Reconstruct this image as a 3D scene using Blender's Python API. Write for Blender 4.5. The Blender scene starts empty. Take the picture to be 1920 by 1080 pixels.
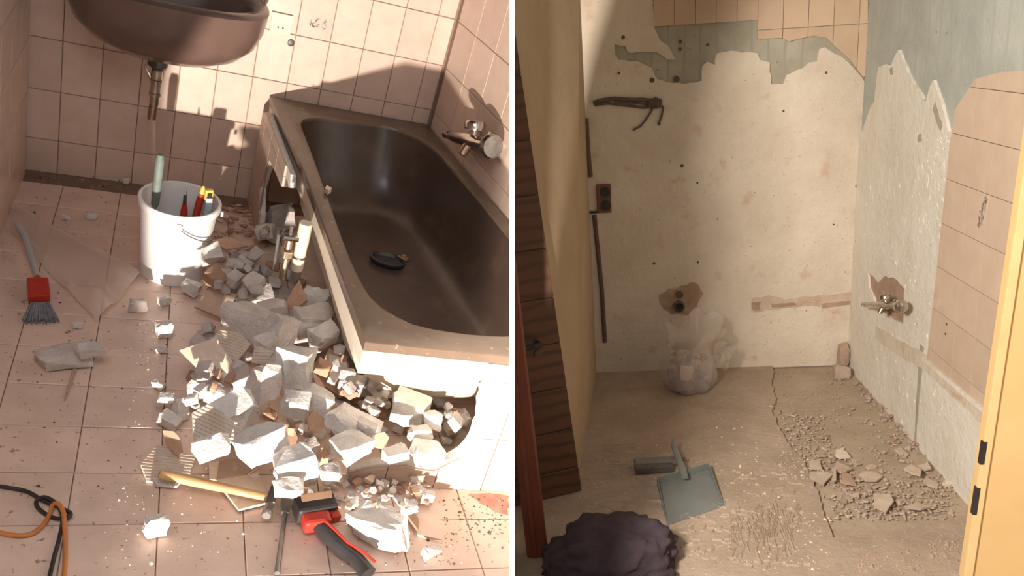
import bpy, bmesh, math, random
from mathutils import Vector, Matrix, Euler, noise
from mathutils.bvhtree import BVHTree
random.seed(11)
SC = bpy.context.scene
COL = SC.collection

# ------------------------------------------------------------------ camera
# Two bathrooms stand side by side, parted by a thin board.  World = frame of the tiled room with the tub
# (x right along its back wall, y away from the viewer, z up, origin at its back right floor corner).
F, CX, CY = 1600.0, 960.0, 540.0
SL, SR = 1.45, 0.90
RL = Matrix(((0.91302, -0.287865, 0.289011), (0.094767, -0.539436, -0.836676), (0.396753, 0.791291, -0.465236)))
TL = Vector((-0.37629, -0.24131, 2.95397)) * SL
RR = Matrix(((0.996694, 0.053093, -0.061497), (-0.043962, -0.284106, -0.957784), (-0.068323, 0.957322, -0.280833)))
TR = Vector((2.28731, 0.50588, 5.79738)) * SR
cam_d = bpy.data.cameras.new('camera'); cam = bpy.data.objects.new('camera', cam_d); COL.objects.link(cam)
cam_d.sensor_width = 36; cam_d.lens = 36 * F / 1920; cam_d.clip_start = .05
fl = Matrix(((1, 0, 0), (0, -1, 0), (0, 0, -1)))
CAML = -(RL.transposed() @ TL)
cam.matrix_world = Matrix.Translation(CAML) @ ((fl @ RL).transposed().to_4x4())
SC.camera = cam
SC.view_settings.view_transform = 'Standard'; SC.view_settings.look = 'None'
SC.view_settings.exposure = 0.0; SC.view_settings.gamma = 1; SC.view_settings.use_curve_mapping = False
MRW = Matrix.Translation(RL.transposed() @ (TR - TL)) @ (RL.transposed() @ RR).to_4x4()   # stripped room -> world
ROOM = {'L': Matrix.Identity(4), 'R': MRW}
CAMR = -(RR.transposed() @ TR)

# ------------------------------------------------------------------ light
w = bpy.data.worlds.new('world'); SC.world = w; w.use_nodes = True
w.node_tree.nodes['Background'].inputs[0].default_value = (.80, .84, .95, 1)
w.node_tree.nodes['Background'].inputs[1].default_value = .04

def lamp(name, kind, room, loc, at, energy, color, **kw):
    d = bpy.data.lights.new(name, kind); o = bpy.data.objects.new(name, d); COL.objects.link(o)
    d.energy = energy; d.color = color
    for k, v in kw.items(): setattr(d, k, v)
    z = (Vector(loc) - Vector(at)).normalized()
    o.matrix_world = ROOM[room] @ Matrix.Translation(Vector(loc)) @ z.to_track_quat('Z', 'Y').to_matrix().to_4x4()
    return o
# low floor work light in front of the tiled room
lamp('work_light', 'SPOT', 'L', (-1.30, -5.0, .05), (.36, 0, .40), 1500, (1, .90, .80), spot_size=math.radians(34), spot_blend=.08, shadow_soft_size=.035)
# daylight from above the viewer
lamp('daylight_left', 'AREA', 'L', (-1.35, -3.0, 2.5), (-1.2, -2.35, 0), 24.5, (.97, .97, 1), shape='RECTANGLE', size=1.3, size_y=1.0)
# lamp outside the doorway of the stripped room
lamp('hall_lamp', 'SPOT', 'R', (-2.60, -4.4, 2.4), (0, -1.75, .95), 860, (1, .92, .82), spot_size=math.radians(58), spot_blend=.2, shadow_soft_size=.24)

# ------------------------------------------------------------------ picture helpers
def hit(u, v, p0, n, room='L'):
    R, o = (RL, CAML) if room == 'L' else (RR, CAMR)
    d = R.transposed() @ Vector(((u - CX) / F, (v - CY) / F, 1)); n = Vector(n)
    return o + d * ((Vector(p0) - o).dot(n) / d.dot(n))
def fL(u, v, z=0): return hit(u, v, (0, 0, z), (0, 0, 1))
def fR(u, v, z=0): return hit(u, v, (0, 0, z), (0, 0, 1), 'R')
def bL(u, v, y=0): return hit(u, v, (0, y, 0), (0, 1, 0))
def bR(u, v, y=0): return hit(u, v, (0, y, 0), (0, 1, 0), 'R')
def wR(u, v, x=0): return hit(u, v, (x, 0, 0), (1, 0, 0), 'R')
KW = .15                                                   # the tub wall stands a little out of square
WLN = Vector((1, KW, 0)).normalized(); WLD = Vector((KW, -1, 0)).normalized()
def wL(u, v, off=0): return hit(u, v, Vector((0, 0, 0)) - WLN * off, WLN)
def proj(p, room='L'):
    R, T = (RL, TL) if room == 'L' else (RR, TR)
    q = R @ Vector(p) + T; return CX + F * q.x / q.z, CY + F * q.y / q.z, q.z
def height(base, v):                                       # height above BASE whose picture row is V
    lo, hi = 0, 2.5
    for _ in range(40):
        m = (lo + hi) / 2
        if proj(base + Vector((0, 0, m)))[1] > v: lo = m
        else: hi = m
    return lo
# dividing board
D0 = 2.35; PT = 10 / F * D0
NL = RL.transposed() @ Vector((1, 0, 0)); NR = RR.transposed() @ Vector((1, 0, 0))
def clip_bm(bm, room, mw=None):
    n, o = (NL, CAML - NL * PT / 2) if room == 'L' else (-NR, CAMR + NR * PT / 2)
    if mw is not None:
        inv = mw.inverted(); o2 = inv @ o; n = (inv.to_3x3() @ n); o = o2
    bmesh.ops.bisect_plane(bm, geom=bm.verts[:] + bm.edges[:] + bm.faces[:], plane_co=o, plane_no=n, clear_outer=True)

# ------------------------------------------------------------------ materials
MATS = {}
def mat(name, col, col2=None, scale=8, detail=4, rough=.6, metal=0, bump=0, bscale=60, rnd=0, spots=None, transmit=0, alpha=1, coat=0, ramp=(.35, .65), spec=.5, wave=None):
    if name in MATS: return MATS[name]
    m = bpy.data.materials.new(name); m.use_nodes = True; nt = m.node_tree; N = nt.nodes; L = nt.links
    b = N['Principled BSDF']; b.inputs['Roughness'].default_value = rough; b.inputs['Metallic'].default_value = metal
    b.inputs['Specular IOR Level'].default_value = spec
    if coat: b.inputs['Coat Weight'].default_value = coat
    b.inputs['Transmission Weight'].default_value = transmit; b.inputs['Alpha'].default_value = alpha
    tc = N.new('ShaderNodeTexCoord'); oi = N.new('ShaderNodeObjectInfo')
    ad = N.new('ShaderNodeVectorMath'); ad.operation = 'ADD'
    sc = N.new('ShaderNodeVectorMath'); sc.operation = 'SCALE'; sc.inputs[0].default_value = (37, 71, 53)
    L.new(oi.outputs['Random'], sc.inputs['Scale']); L.new(tc.outputs['Object'], ad.inputs[0]); L.new(sc.outputs[0], ad.inputs[1])
    def tex(s, d=4, r=.6):
        n = N.new('ShaderNodeTexNoise'); n.inputs['Scale'].default_value = s; n.inputs['Detail'].default_value = d; n.inputs['Roughness'].default_value = r
        L.new(ad.outputs[0], n.inputs['Vector']); return n
    def mix(fac, a, c):
        x = N.new('ShaderNodeMix'); x.data_type = 'RGBA'
        if fac is not None: L.new(fac, x.inputs[0])
        for i, q in ((6, a), (7, c)):
            if isinstance(q, tuple): x.inputs[i].default_value = q + (1,)
            else: L.new(q, x.inputs[i])
        return x
    cur = None
    if col2 is not None:
        n = tex(scale, detail); r = N.new('ShaderNodeMapRange'); r.inputs[1].default_value, r.inputs[2].default_value = ramp
        L.new(n.outputs[0], r.inputs[0]); cur = mix(r.outputs[0], col, col2).outputs[2]
    if spots:
        for (sscale, lo, hi, scol) in spots:
            n = tex(sscale, 3, .5); r = N.new('ShaderNodeMapRange'); r.inputs[1].default_value, r.inputs[2].default_value = lo, hi
            L.new(n.outputs[0], r.inputs[0]); cur = mix(r.outputs[0], cur if cur else col, scol).outputs[2]
    if wave:                                                  # (axis, scale, distortion, colour, lo, hi)
        wv = N.new('ShaderNodeTexWave'); wv.bands_direction = wave[0]; wv.inputs['Scale'].default_value = wave[1]; wv.inputs['Distortion'].default_value = wave[2]; wv.inputs['Detail'].default_value = 3
        L.new(ad.outputs[0], wv.inputs['Vector']); r = N.new('ShaderNodeMapRange'); r.inputs[1].default_value, r.inputs[2].default_value = wave[4], wave[5]
        L.new(wv.outputs['Fac'], r.inputs[0]); cur = mix(r.outputs[0], cur if cur else col, wave[3]).outputs[2]
    if rnd:
        h = N.new('ShaderNodeHueSaturation'); r = N.new('ShaderNodeMapRange'); r.inputs[3].default_value, r.inputs[4].default_value = 1 - rnd, 1 + rnd
        L.new(oi.outputs['Random'], r.inputs[0]); L.new(r.outputs[0], h.inputs['Value'])
        if cur: L.new(cur, h.inputs['Color'])
        else: h.inputs['Color'].default_value = col + (1,)
        cur = h.outputs[0]
    if cur: L.new(cur, b.inputs['Base Color'])
    else: b.inputs['Base Color'].default_value = col + (1,)
    if bump:
        n = tex(bscale, 5, .65); bp = N.new('ShaderNodeBump'); bp.inputs['Strength'].default_value = bump; bp.inputs['Distance'].default_value = .01
        L.new(n.outputs[0], bp.inputs['Height']); L.new(bp.outputs[0], b.inputs['Normal'])
    MATS[name] = m; return m

M_WT = mat('wall_tile_beige', (.69, .52, .42), (.63, .465, .37), 14, 5, rough=.28, rnd=.06, bump=.03, bscale=30)
M_PT = mat('panel_tile_dimmed', (.52, .40, .32), (.46, .345, .27), 12, 5, rough=.5, rnd=.05, bump=.05)  # wall tile colour darkened on the panels to offset the close work light
M_GROUT = mat('grout_brown', (.36, .24, .17), (.28, .18, .125), 12, rough=.9)
M_FT = mat('floor_tile_pinkish', (.76, .565, .46), (.66, .48, .385), 9, 6, rough=.42, rnd=.05, bump=.05, bscale=25, spots=[(60, .66, .70, (.36, .22, .16)), (28, .70, .76, (.72, .62, .54))])
M_FG = mat('floor_grout', (.20, .125, .085), (.26, .17, .12), 20, rough=.95)
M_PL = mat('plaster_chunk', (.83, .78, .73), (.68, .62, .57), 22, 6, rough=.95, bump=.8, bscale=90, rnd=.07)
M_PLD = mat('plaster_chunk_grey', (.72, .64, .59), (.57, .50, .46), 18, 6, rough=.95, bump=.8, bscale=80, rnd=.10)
M_TC = mat('terracotta_biscuit', (.50, .31, .21), (.42, .25, .16), 26, 5, rough=.85, bump=.3, bscale=80, rnd=.12)
M_TG = mat('tile_glaze', (.66, .50, .38), (.60, .43, .32), 12, 4, rough=.3, rnd=.10, spots=[(30, .60, .72, (.70, .63, .56))])
M_RIB = mat('tile_back_ribbed', (.56, .42, .31), (.66, .56, .47), 16, 5, rough=.9, bump=.2, rnd=.08)
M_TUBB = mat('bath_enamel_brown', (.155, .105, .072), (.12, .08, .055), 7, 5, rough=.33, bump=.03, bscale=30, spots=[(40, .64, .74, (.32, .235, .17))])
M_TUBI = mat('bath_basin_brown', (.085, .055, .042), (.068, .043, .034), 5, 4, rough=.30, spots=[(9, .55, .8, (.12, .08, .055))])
M_TUBO = mat('bath_shell_cream', (.80, .72, .60), (.74, .65, .52), 4, 3, rough=.45)
M_SINK = mat('basin_brown', (.17, .105, .085), (.13, .08, .065), 5, 3, rough=.25, coat=.3)
M_CHR = mat('chrome', (.62, .58, .54), (.42, .36, .31), 30, rough=.22, metal=1)
M_CHD = mat('tarnished_brass', (.46, .36, .26), (.30, .21, .14), 30, rough=.4, metal=1)
M_WHP = mat('white_plastic', (.88, .86, .84), (.84, .81, .79), 5, 3, rough=.38)
M_STEEL = mat('grey_steel', (.33, .32, .30), (.22, .21, .20), 25, rough=.42, metal=.8)
M_DST = mat('dark_steel', (.10, .095, .09), (.16, .15, .14), 30, rough=.5, metal=.7)
M_GRIP = mat('green_grey_grip', (.20, .24, .21), (.15, .18, .16), 30, rough=.6)
M_RED = mat('red_plastic', (.50, .035, .02), (.42, .03, .018), 10, rough=.35)
M_BLK = mat('black_plastic', (.022, .020, .020), (.035, .03, .03), 20, rough=.45)
M_ORG = mat('orange_rubber', (.60, .22, .06), (.50, .17, .045), 20, rough=.5)
M_YEL = mat('yellow_plastic', (.70, .48, .10), rough=.4)
M_BLU = mat('pale_blue_plastic', (.45, .58, .62), rough=.4)
M_WOOD = mat('hammer_wood', (.62, .42, .20), (.50, .31, .13), 10, 4, rough=.5, wave=('Y', 18, 3, (.46, .28, .12), .3, .9))
M_BRI = mat('grey_bristle', (.30, .29, .30), (.20, .20, .22), 60, rough=.8)
M_PIPE = mat('beige_pipe', (.70, .62, .50), (.62, .53, .41), 15, rough=.5)
M_GOLD = mat('brown_plate', (.36, .22, .14), (.30, .18, .11), 14, rough=.35, metal=.3)
M_DIRT = mat('dark_dirt', (.09, .06, .045), (.15, .10, .07), 30, rough=1)
M_STAIN = mat('red_stain', (.40, .17, .13), (.50, .28, .21), 25, rough=.6)
M_PRINT = mat('floral_print', (.17, .14, .12), (.26, .21, .18), 40, rough=.4)
M_BOARD = mat('white_board', (.93, .93, .92), rough=.8)
# stripped room
M_PW = mat('stripped_plaster', (.70, .61, .49), (.60, .51, .40), 3.2, 7, rough=.92, bump=.9, bscale=16, spots=[(9, .62, .75, (.58, .42, .31)), (45, .70, .74, (.33, .25, .18))])
M_PW2 = mat('stripped_plaster_pale', (.75, .71, .62), (.68, .62, .52), 3.2, 7, rough=.92, bump=.9, bscale=14, spots=[(40, .72, .76, (.42, .36, .29))])
M_CONC = mat('grey_adhesive', (.43, .395, .31), (.34, .31, .24), 6, 7, rough=.9, bump=.3, bscale=35, spots=[(30, .68, .73, (.23, .20, .165))], wave=('X', 3.4, 1.6, (.34, .31, .25), .90, .99))
M_TR = mat('remaining_tile', (.62, .48, .36), (.58, .43, .32), 8, 3, rough=.35, rnd=.04)
M_TRO = mat('remaining_tile_orange', (.60, .43, .30), (.55, .385, .265), 8, 3, rough=.4, rnd=.04)
M_BRK = mat('bare_brick', (.45, .31, .22), (.34, .23, .16), 12, 5, rough=.95, bump=.4, bscale=50)
M_SCR = mat('screed', (.45, .355, .26), (.36, .275, .195), 4, 8, rough=.95, bump=.5, bscale=40, spots=[(30, .64, .70, (.28, .21, .15))])
M_ADH = mat('adhesive_bed', (.45, .345, .26), (.36, .27, .195), 5, 8, rough=.95, bump=.6, bscale=45, spots=[(70, .66, .71, (.62, .55, .46)), (12, .6, .75, (.38, .29, .22))])
M_SHD = mat('dusty_shard', (.52, .42, .33), (.44, .33, .25), 18, 5, rough=.9, bump=.3, rnd=.12)
M_DOOR = mat('door_wood', (.15, .068, .032), (.11, .05, .024), 4, 5, rough=.5, wave=('Z', 5, 4, (.085, .04, .02), .5, .95))
M_DRED = mat('door_frame_red', (.24, .065, .03), (.17, .045, .022), 6, 4, rough=.4)
M_YFR = mat('yellow_frame', (.80, .54, .25), (.74, .49, .22), 3, 4, rough=.45)
M_PAN = mat('blue_grey_plastic', (.21, .225, .21), (.18, .19, .175), 6, 3, rough=.5)
M_GBR = mat('grey_brush', (.15, .125, .11), (.11, .09, .08), 30, rough=.8)
M_CLOTH = mat('dark_purple_cloth', (.075, .05, .062), (.05, .034, .042), 14, 4, rough=.95, bump=.5, bscale=120)
M_WIRE = mat('old_wire', (.10, .06, .04), (.15, .10, .07), 40, rough=.8)
M_LUMP = mat('bagged_rubble', (.30, .19, .16), (.20, .125, .105), 16, 5, rough=.9, rnd=.2)
def film(name, col, clear, rough=.25):
    m = bpy.data.materials.new(name); m.use_nodes = True; N = m.node_tree.nodes; L = m.node_tree.links
    b = N['Principled BSDF']; b.inputs['Base Color'].default_value = col + (1,); b.inputs['Roughness'].default_value = rough
    tl = N.new('ShaderNodeBsdfTranslucent'); tl.inputs[0].default_value = col + (1,)
    tr = N.new('ShaderNodeBsdfTransparent'); m1 = N.new('ShaderNodeMixShader'); m1.inputs[0].default_value = .35
    m2 = N.new('ShaderNodeMixShader'); m2.inputs[0].default_value = clear
    L.new(b.outputs[0], m1.inputs[1]); L.new(tl.outputs[0], m1.inputs[2]); L.new(m1.outputs[0], m2.inputs[1]); L.new(tr.outputs[0], m2.inputs[2])
    L.new(m2.outputs[0], N['Material Output'].inputs[0]); return m
M_FILM = film('clear_film', (.92, .82, .74), .50, .15)
M_BAG = film('bag_film', (.86, .78, .72), .72, .25)

# ------------------------------------------------------------------ mesh helpers
class MB:
    def __init__(s): s.v = []; s.f = []
    def add(s, vs, fs):
        b = len(s.v); s.v += [Vector(p) for p in vs]; s.f += [[b + i for i in q] for q in fs]; return s
    def box(s, c, d, rot=None):
        c = Vector(c); R = rot if rot is not None else Matrix.Identity(3)
        vs = [c + R @ Vector((x * d[0] / 2, y * d[1] / 2, z * d[2] / 2)) for z in (-1, 1) for y in (-1, 1) for x in (-1, 1)]
        return s.add(vs, [(0, 2, 3, 1), (4, 5, 7, 6), (0, 1, 5, 4), (2, 6, 7, 3), (0, 4, 6, 2), (1, 3, 7, 5)])
    def prism(s, poly, off):
        n = len(poly); off = Vector(off); a = [Vector(p) for p in poly]; b = [p + off for p in a]
        return s.add(a + b, [list(range(n))[::-1], list(range(n, 2 * n))] + [(i, (i + 1) % n, n + (i + 1) % n, n + i) for i in range(n)])
    def loft(s, rings, cap0=True, cap1=True, closed=True):
        n = len(rings[0]); vs = [p for r in rings for p in r]; fs = []
        for k in range(len(rings) - 1):
            for i in range(n if closed else n - 1):
                j = (i + 1) % n; fs.append((k * n + i, k * n + j, (k + 1) * n + j, (k + 1) * n + i))
        if cap0: fs.append(list(range(n))[::-1])
        if cap1: fs.append([(len(rings) - 1) * n + i for i in range(n)])
        return s.add(vs, fs)
    def tube(s, path, r, seg=10, sq=1.0):
        path = [Vector(p) for p in path]; rings = []; n = len(path); up = None
        for i, p in enumerate(path):
            t = (path[min(i + 1, n - 1)] - path[max(i - 1, 0)]).normalized()
            if up is None: up = Vector((0, 0, 1)) if abs(t.z) < .9 else Vector((1, 0, 0))
            a = t.cross(up).normalized(); b = a.cross(t).normalized(); up = b
            rr = r[i] if isinstance(r, (list, tuple)) else r
            rings.append([p + (a * math.cos(2 * math.pi * k / seg) + b * (math.sin(2 * math.pi * k / seg) * sq)) * rr for k in range(seg)])
        return s.loft(rings)
    def lathe(s, prof, seg=32, c=(0, 0, 0), axis='z', cap=True):
        c = Vector(c); rings = []
        for r, h in prof:
            q = []
            for k in range(seg):
                a = 2 * math.pi * k / seg; x, y = r * math.cos(a), r * math.sin(a)
                q.append(c + Vector({'z': (x, y, h), 'x': (h, x, y), 'y': (x, h, y)}[axis]))
            rings.append(q)
        return s.loft(rings, cap, cap)
    def xf(s, M): s.v = [M @ p for p in s.v]; return s
    def bmesh(s):
        bm = bmesh.new(); vs = [bm.verts.new(p) for p in s.v]
        for q in s.f:
            try: bm.faces.new([vs[i] for i in q])
            except ValueError: pass
        bmesh.ops.recalc_face_normals(bm, faces=bm.faces[:]); return bm
    def build(s, name, m, parent=None, room='L', smooth=None, clip=False, bevel=0, mw=None):
        bm = s.bmesh()
        if bevel: bmesh.ops.bevel(bm, geom=bm.edges[:], offset=bevel, segments=2, affect='EDGES', profile=.6)
        return link(name, bm, m, parent, room, smooth, clip, mw)
def finish(bm, name, m, smooth=None):
    me = bpy.data.meshes.new(name); bm.to_mesh(me); bm.free()
    me.materials.append(m)
    if smooth is not None:
        me.polygons.foreach_set('use_smooth', [True] * len(me.polygons)); me.set_sharp_from_angle(angle=math.radians(smooth))
    return me
def link(name, bm, m, parent=None, room='L', smooth=None, clip=False, mw=None):
    if clip:
        clip_bm(bm, room)
        if not bm.faces: bm.free(); return None
    o = bpy.data.objects.new(name, finish(bm, name, m, smooth)); COL.objects.link(o)
    if parent is not None: o.parent = parent
    if mw is not None: o.matrix_basis = mw if parent is not None else ROOM[room] @ mw
    elif parent is None: o.matrix_basis = ROOM[room].copy()
    return o
def tag(o, label, cat=None, group=None, kind=None):
    if label: o['label'] = label
    if cat: o['category'] = cat
    if group: o['group'] = group
    if kind: o['kind'] = kind
    return o
def struct(o, label=None):
    o['kind'] = 'structure'
    if label: o['label'] = label
    return o
def thing(name, label, cat, loc, rot=None, room='L', group=None):
    e = bpy.data.objects.new(name, None); COL.objects.link(e); e.empty_display_size = .05
    e.matrix_basis = ROOM[room] @ Matrix.Translation(Vector(loc)) @ (rot.to_4x4() if rot is not None else Matrix.Identity(4))
    return tag(e, label, cat, group)
def frame(t, up=(0, 0, 1)):
    x = Vector(t).normalized(); z = Vector(up); z = (z - x * z.dot(x)).normalized(); y = z.cross(x)
    return Matrix((x, y, z)).transposed()
def rz(a): return Matrix.Rotation(a, 3, 'Z')
def jag(poly, seg, amp, keep=()):
    out = []; n = len(poly)
    for i in range(n):
        a, b = Vector(poly[i]), Vector(poly[(i + 1) % n]); d = b - a; k = max(1, int(d.length / seg))
        if i in keep: k = 1
        nn = Vector((-d.y, d.x)).normalized() if d.length > 1e-9 else Vector((0, 0))
        for j in range(k):
            p = a + d * (j / k)
            if j: p = p + nn * random.uniform(-amp, amp) + d.normalized() * random.uniform(-.3, .3) * seg
            out.append(p)
    return out
def clip_poly(poly, x0, x1, y0, y1):                          # a polygon cut to a rectangle
    def cut(P, f, g):
        o = []
        for i in range(len(P)):
            a, b = P[i], P[(i + 1) % len(P)]; fa, fb = f(a), f(b)
            if fa >= 0: o.append(a)
            if (fa >= 0) != (fb >= 0): o.append(a + (b - a) * (fa / (fa - fb)))
        return o
    for f in (lambda p: p.x - x0, lambda p: x1 - p.x, lambda p: p.y - y0, lambda p: y1 - p.y):
        poly = cut(poly, f, None)
        if len(poly) < 3: return []
    return poly
def blob(name, parent, m, c, r, seed, amp=.18, fr=2.2, rot=None, sub=3, flat=None, smooth=60, room='L'):
    bm = bmesh.new(); bmesh.ops.create_icosphere(bm, subdivisions=sub, radius=1)
    for q in bm.verts:
        p = q.co.copy(); k = 1 + amp * noise.noise(p * fr + Vector((seed * 7.3, seed, 0))) * 2
        p = Vector((p.x * r[0], p.y * r[1], p.z * r[2])) * k
        if flat is not None: p.z = max(p.z, flat)
        q.co = Vector(c) + (rot @ p if rot is not None else p)
    return link(name, bm, m, parent, room, smooth)

# ------------------------------------------------------------------ tiles
def tile_mesh(name, a, b, t, m, bev=.003):
    mb = MB(); r = [[Vector((sx * (a / 2 - i), sy * (b / 2 - i), z)) for sx, sy in ((-1, -1), (1, -1), (1, 1), (-1, 1))] for i, z in ((0, 0), (0, t - bev), (bev, t))]
    mb.loft(r); return finish(mb.bmesh(), name, m)
def lay(parent, me, M, room):
    """one tile, cut at the dividing board where it meets it; M in the parent's frame (= room frame)"""
    n, o = (NL, CAML - NL * PT / 2) if room == 'L' else (-NR, CAMR + NR * PT / 2)
    ds = [(M @ q.co - o).dot(n) for q in me.vertices]
    if min(ds) > -1e-3: return None
    if max(ds) > 0:
        bm = bmesh.new(); bm.from_mesh(me); clip_bm(bm, room, M); me2 = bpy.data.meshes.new(me.name); bm.to_mesh(me2); bm.free(); me2.materials.append(me.materials[0]); me = me2
    ob = bpy.data.objects.new('tile', me); COL.objects.link(ob); ob.parent = parent; ob.matrix_basis = M; return ob
def basis(x, y, z, p): return Matrix.Translation(Vector(p)) @ Matrix((Vector(x), Vector(y), Vector(z))).transposed().to_4x4()

# ================================================================== THE BOARD BETWEEN THE ROOMS
mb = MB(); RLt = RL.transposed()
# lower half added out of sight towards the viewer to block the work light
side = [(-3.4, 7.2), (-3.4, D0), (.86, D0), (.86, 1.7), (.98, 1.0), (1.0, -1.4), (2.6, -1.4), (2.6, 7.2)]
mb.prism([CAML + RLt @ Vector((-PT / 2, y, z)) for y, z in side], RLt @ Vector((PT, 0, 0)))
struct(mb.build('wall_middle', M_BOARD), 'thin white board standing between the two bathrooms')

# ================================================================== TILED ROOM
PX, PZ, FX, FY = .1466, .2175, .2203, .1886
Z0, XC = .580, 1.546; FX0, FY0 = -1.288, 1.058; XLW = -1.663
G = .0026
floor = struct(MB().box((-.95, -2.0, -.03), (3.2, 5.2, .05)).build('floor', M_FG, clip=True), 'pinkish square tile floor littered with rubble')
me_f = tile_mesh('tile', FX - G, FY - G, .007, M_FT, .002)
for i in range(-3, 8):
    for j in range(-6, 9):
        cx, cy = FX0 + (i + .5) * FX, -FY0 - (j + .5) * FY
        if cx - FX / 2 < -2.2 or cy + FY / 2 > .03: continue
        if cy > -.02: cy = -.05
        z = -.007 + random.uniform(-.0006, .0006)
        lay(floor, me_f, Matrix.Translation((cx, cy, z)), 'L')
wallb = struct(MB().box((-.8, .035, .5), (2.1, .05, 2.2)).build('wall_back', M_GROUT), 'beige tiled back wall behind washbasin and bathtub')
me_w = tile_mesh('tile', PX - G, PZ - G, .008, M_WT, .002)
for i in range(-2, 12):
    for j in range(-5, 5):
        x0 = -XC + (i - 0) * PX; xc = x0 + PX / 2; zc = Z0 - j * PZ - PZ / 2
        if xc < XLW - .02 or zc < -.12 or x0 > -.004: continue
        m = me_w; w_, x1 = PX, min(x0 + PX, 0)
        M = basis((1, 0, 0), (0, 0, 1), (0, -1, 0), (xc, .010, zc + 0))
        if x1 - x0 < PX - .01: m = tile_mesh('tile', x1 - x0 - G, PZ - G, .008, M_WT); M = basis((1, 0, 0), (0, 0, 1), (0, -1, 0), ((x0 + x1) / 2, .010, zc))
        lay(wallb, m, M, 'L')
wallr = struct(MB().add([Vector((0, 0, 0)) + WLD * s + Vector((0, 0, z)) + WLN * n for n in (.010, .06) for z in (-.05, 1.9) for s in (-.05, 2.6)],
    [(0, 2, 3, 1), (4, 5, 7, 6), (0, 1, 5, 4), (2, 6, 7, 3), (0, 4, 6, 2), (1, 3, 7, 5)]).build('wall_right', M_GROUT, clip=True), 'beige tiled wall carrying the bath mixer')
PYW = .20
me_r = tile_mesh('tile', PYW - G, PZ - G, .008, M_WT, .002)
for i in range(0, 12):
    for j in range(-6, 4):
        s = .03 + (i + .5) * PYW; zc = Z0 - j * PZ - PZ / 2
        if zc < -.12: continue
        lay(wallr, me_r, basis(WLD, (0, 0, 1), -WLN, WLD * s + WLN * .010 + Vector((0, 0, zc))), 'L')
wl = struct(MB().box((XLW - .03, -1.17, .7), (.05, 2.44, 2.4)).build('wall_left', M_GROUT), 'dark narrow side wall at the far left')
me_l = tile_mesh('tile', .1966, PZ - G, .008, M_WT, .002)
for i in range(0, 12):
    for j in range(-4, 3):
        zc = Z0 - j * PZ - PZ / 2
        if zc > -.1: lay(wl, me_l, basis((0, -1, 0), (0, 0, 1), (1, 0, 0), (XLW - .006, -.02 - (i + .5) * .2, zc)), 'L')
def sprig(parent, at, sx, sy, n, seed, r0, normal_off):
    """flat leaf print: little leaf shapes in the plane given by at(a, b)"""
    rr = random.Random(seed); mb = MB()
    for k in range(n):
        a, b = rr.uniform(-1, 1) * sx * .5, rr.uniform(-1, 1) * sy * .5; th = rr.uniform(0, 6.28); l, wd = r0 * rr.uniform(.7, 1.5), r0 * .28
        pts = []
        for q, t in ((-1, 0), (-.3, .9), (.4, .7), (1, 0), (.4, -.7), (-.3, -.9)):
            u, v = q * l, t * wd; pts.append(at(a + u * math.cos(th) - v * math.sin(th), b + u * math.sin(th) + v * math.cos(th)))
        mb.add(pts, [list(range(6))])
    return mb
p = bL(597, 45)
o = sprig(wallb, lambda a, b: Vector((p.x + a, .0012, p.z + b)), .07, .04, 26, 4, .008, 0).build('leaf_print', M_PRINT, parent=wallb)
p2 = bL(545, 80)
MB().lathe([(.012, 0), (.014, -.012), (.008, -.014)], 16, (p2.x, .002, p2.z), 'y').build('screw_cap', M_DST, parent=wallb, smooth=40)
sk = bL(526, 48)
sb = MB().box((sk.x, -.006, sk.z + .01), (.085, .014, .085)).build('socket_plate', mat('cream_plate', (.72, .60, .42), rough=.4), parent=wallb)
for s in (-1, 1): MB().lathe([(.004, 0), (.004, -.002)], 10, (sk.x + s * .01, -.013, sk.z - .005), 'y').build('socket_hole', M_BLK, parent=sb)
# wall pipe chase strip above the tub corner
pa, pb = bL(532, 55, -.004), bL(521, 160, -.004)
# ---------------- washbasin
dr = bL(297, 112, -.24)
sink = thing('washbasin', 'brown ceramic washbasin hanging on the tiled wall, cut by the top of the picture', 'washbasin', (dr.x, 0, dr.z + .022))
def sinkring(a, b, cy, z, n=40, e=2.6, dx=0):
    out = []
    for k in range(n):
        t = 2 * math.pi * k / n; c_, s_ = math.cos(t), math.sin(t)
        x = a * math.copysign(abs(c_) ** (2 / e), c_); y = b * math.copysign(abs(s_) ** (2 / e), s_)
        out.append(Vector((x + .02 + dx, min(cy + y, -.002), z)))
    return out
mb = MB(); mb.loft([sinkring(.05, .05, -.24, .0), sinkring(.17, .13, -.24, .012), sinkring(.265, .20, -.235, .055), sinkring(.322, .24, -.243, .115), sinkring(.345, .256, -.256, .18), sinkring(.355, .262, -.262, .262), sinkring(.345, .252, -.257, .272), sinkring(.305, .205, -.25, .268),
                     sinkring(.285, .19, -.25, .24), sinkring(.25, .15, -.245, .15), sinkring(.12, .09, -.24, .08)], True, True)
mb.build('bowl', M_SINK, sink, smooth=50)
MB().lathe([(.030, .0), (.030, -.012), (.022, -.016)], 20, (0, -.24, .002)).build('drain_flange', M_DST, sink, smooth=40)
trap = dr.z - bL(288, 233, -.24).z
tn_ = MB().lathe([(.034, -.012), (.036, -.018), (.036, -.045), (.030, -.05), (.022, -.055), (.022, -.062)], 20, (0, -.24, 0)).build('trap_nut', M_DST, sink, smooth=30)
MB().lathe([(.021, -.05), (.021, -.10), (.024, -.102), (.024, -.112), (.021, -.114), (.021, -.155), (.024, -.157), (.024, -.168), (.018, -.170), (.018, -.205)], 20, (0, -.24, 0)).build('drain_pipe', M_CHR, sink, smooth=30)
MB().tube([(0, -.24, -.19), (-.003, -.24, -trap * .9), (-.004, -.24, -trap)], .0165, 14).build('pipe_tail', M_CHD, sink, smooth=40)
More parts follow.
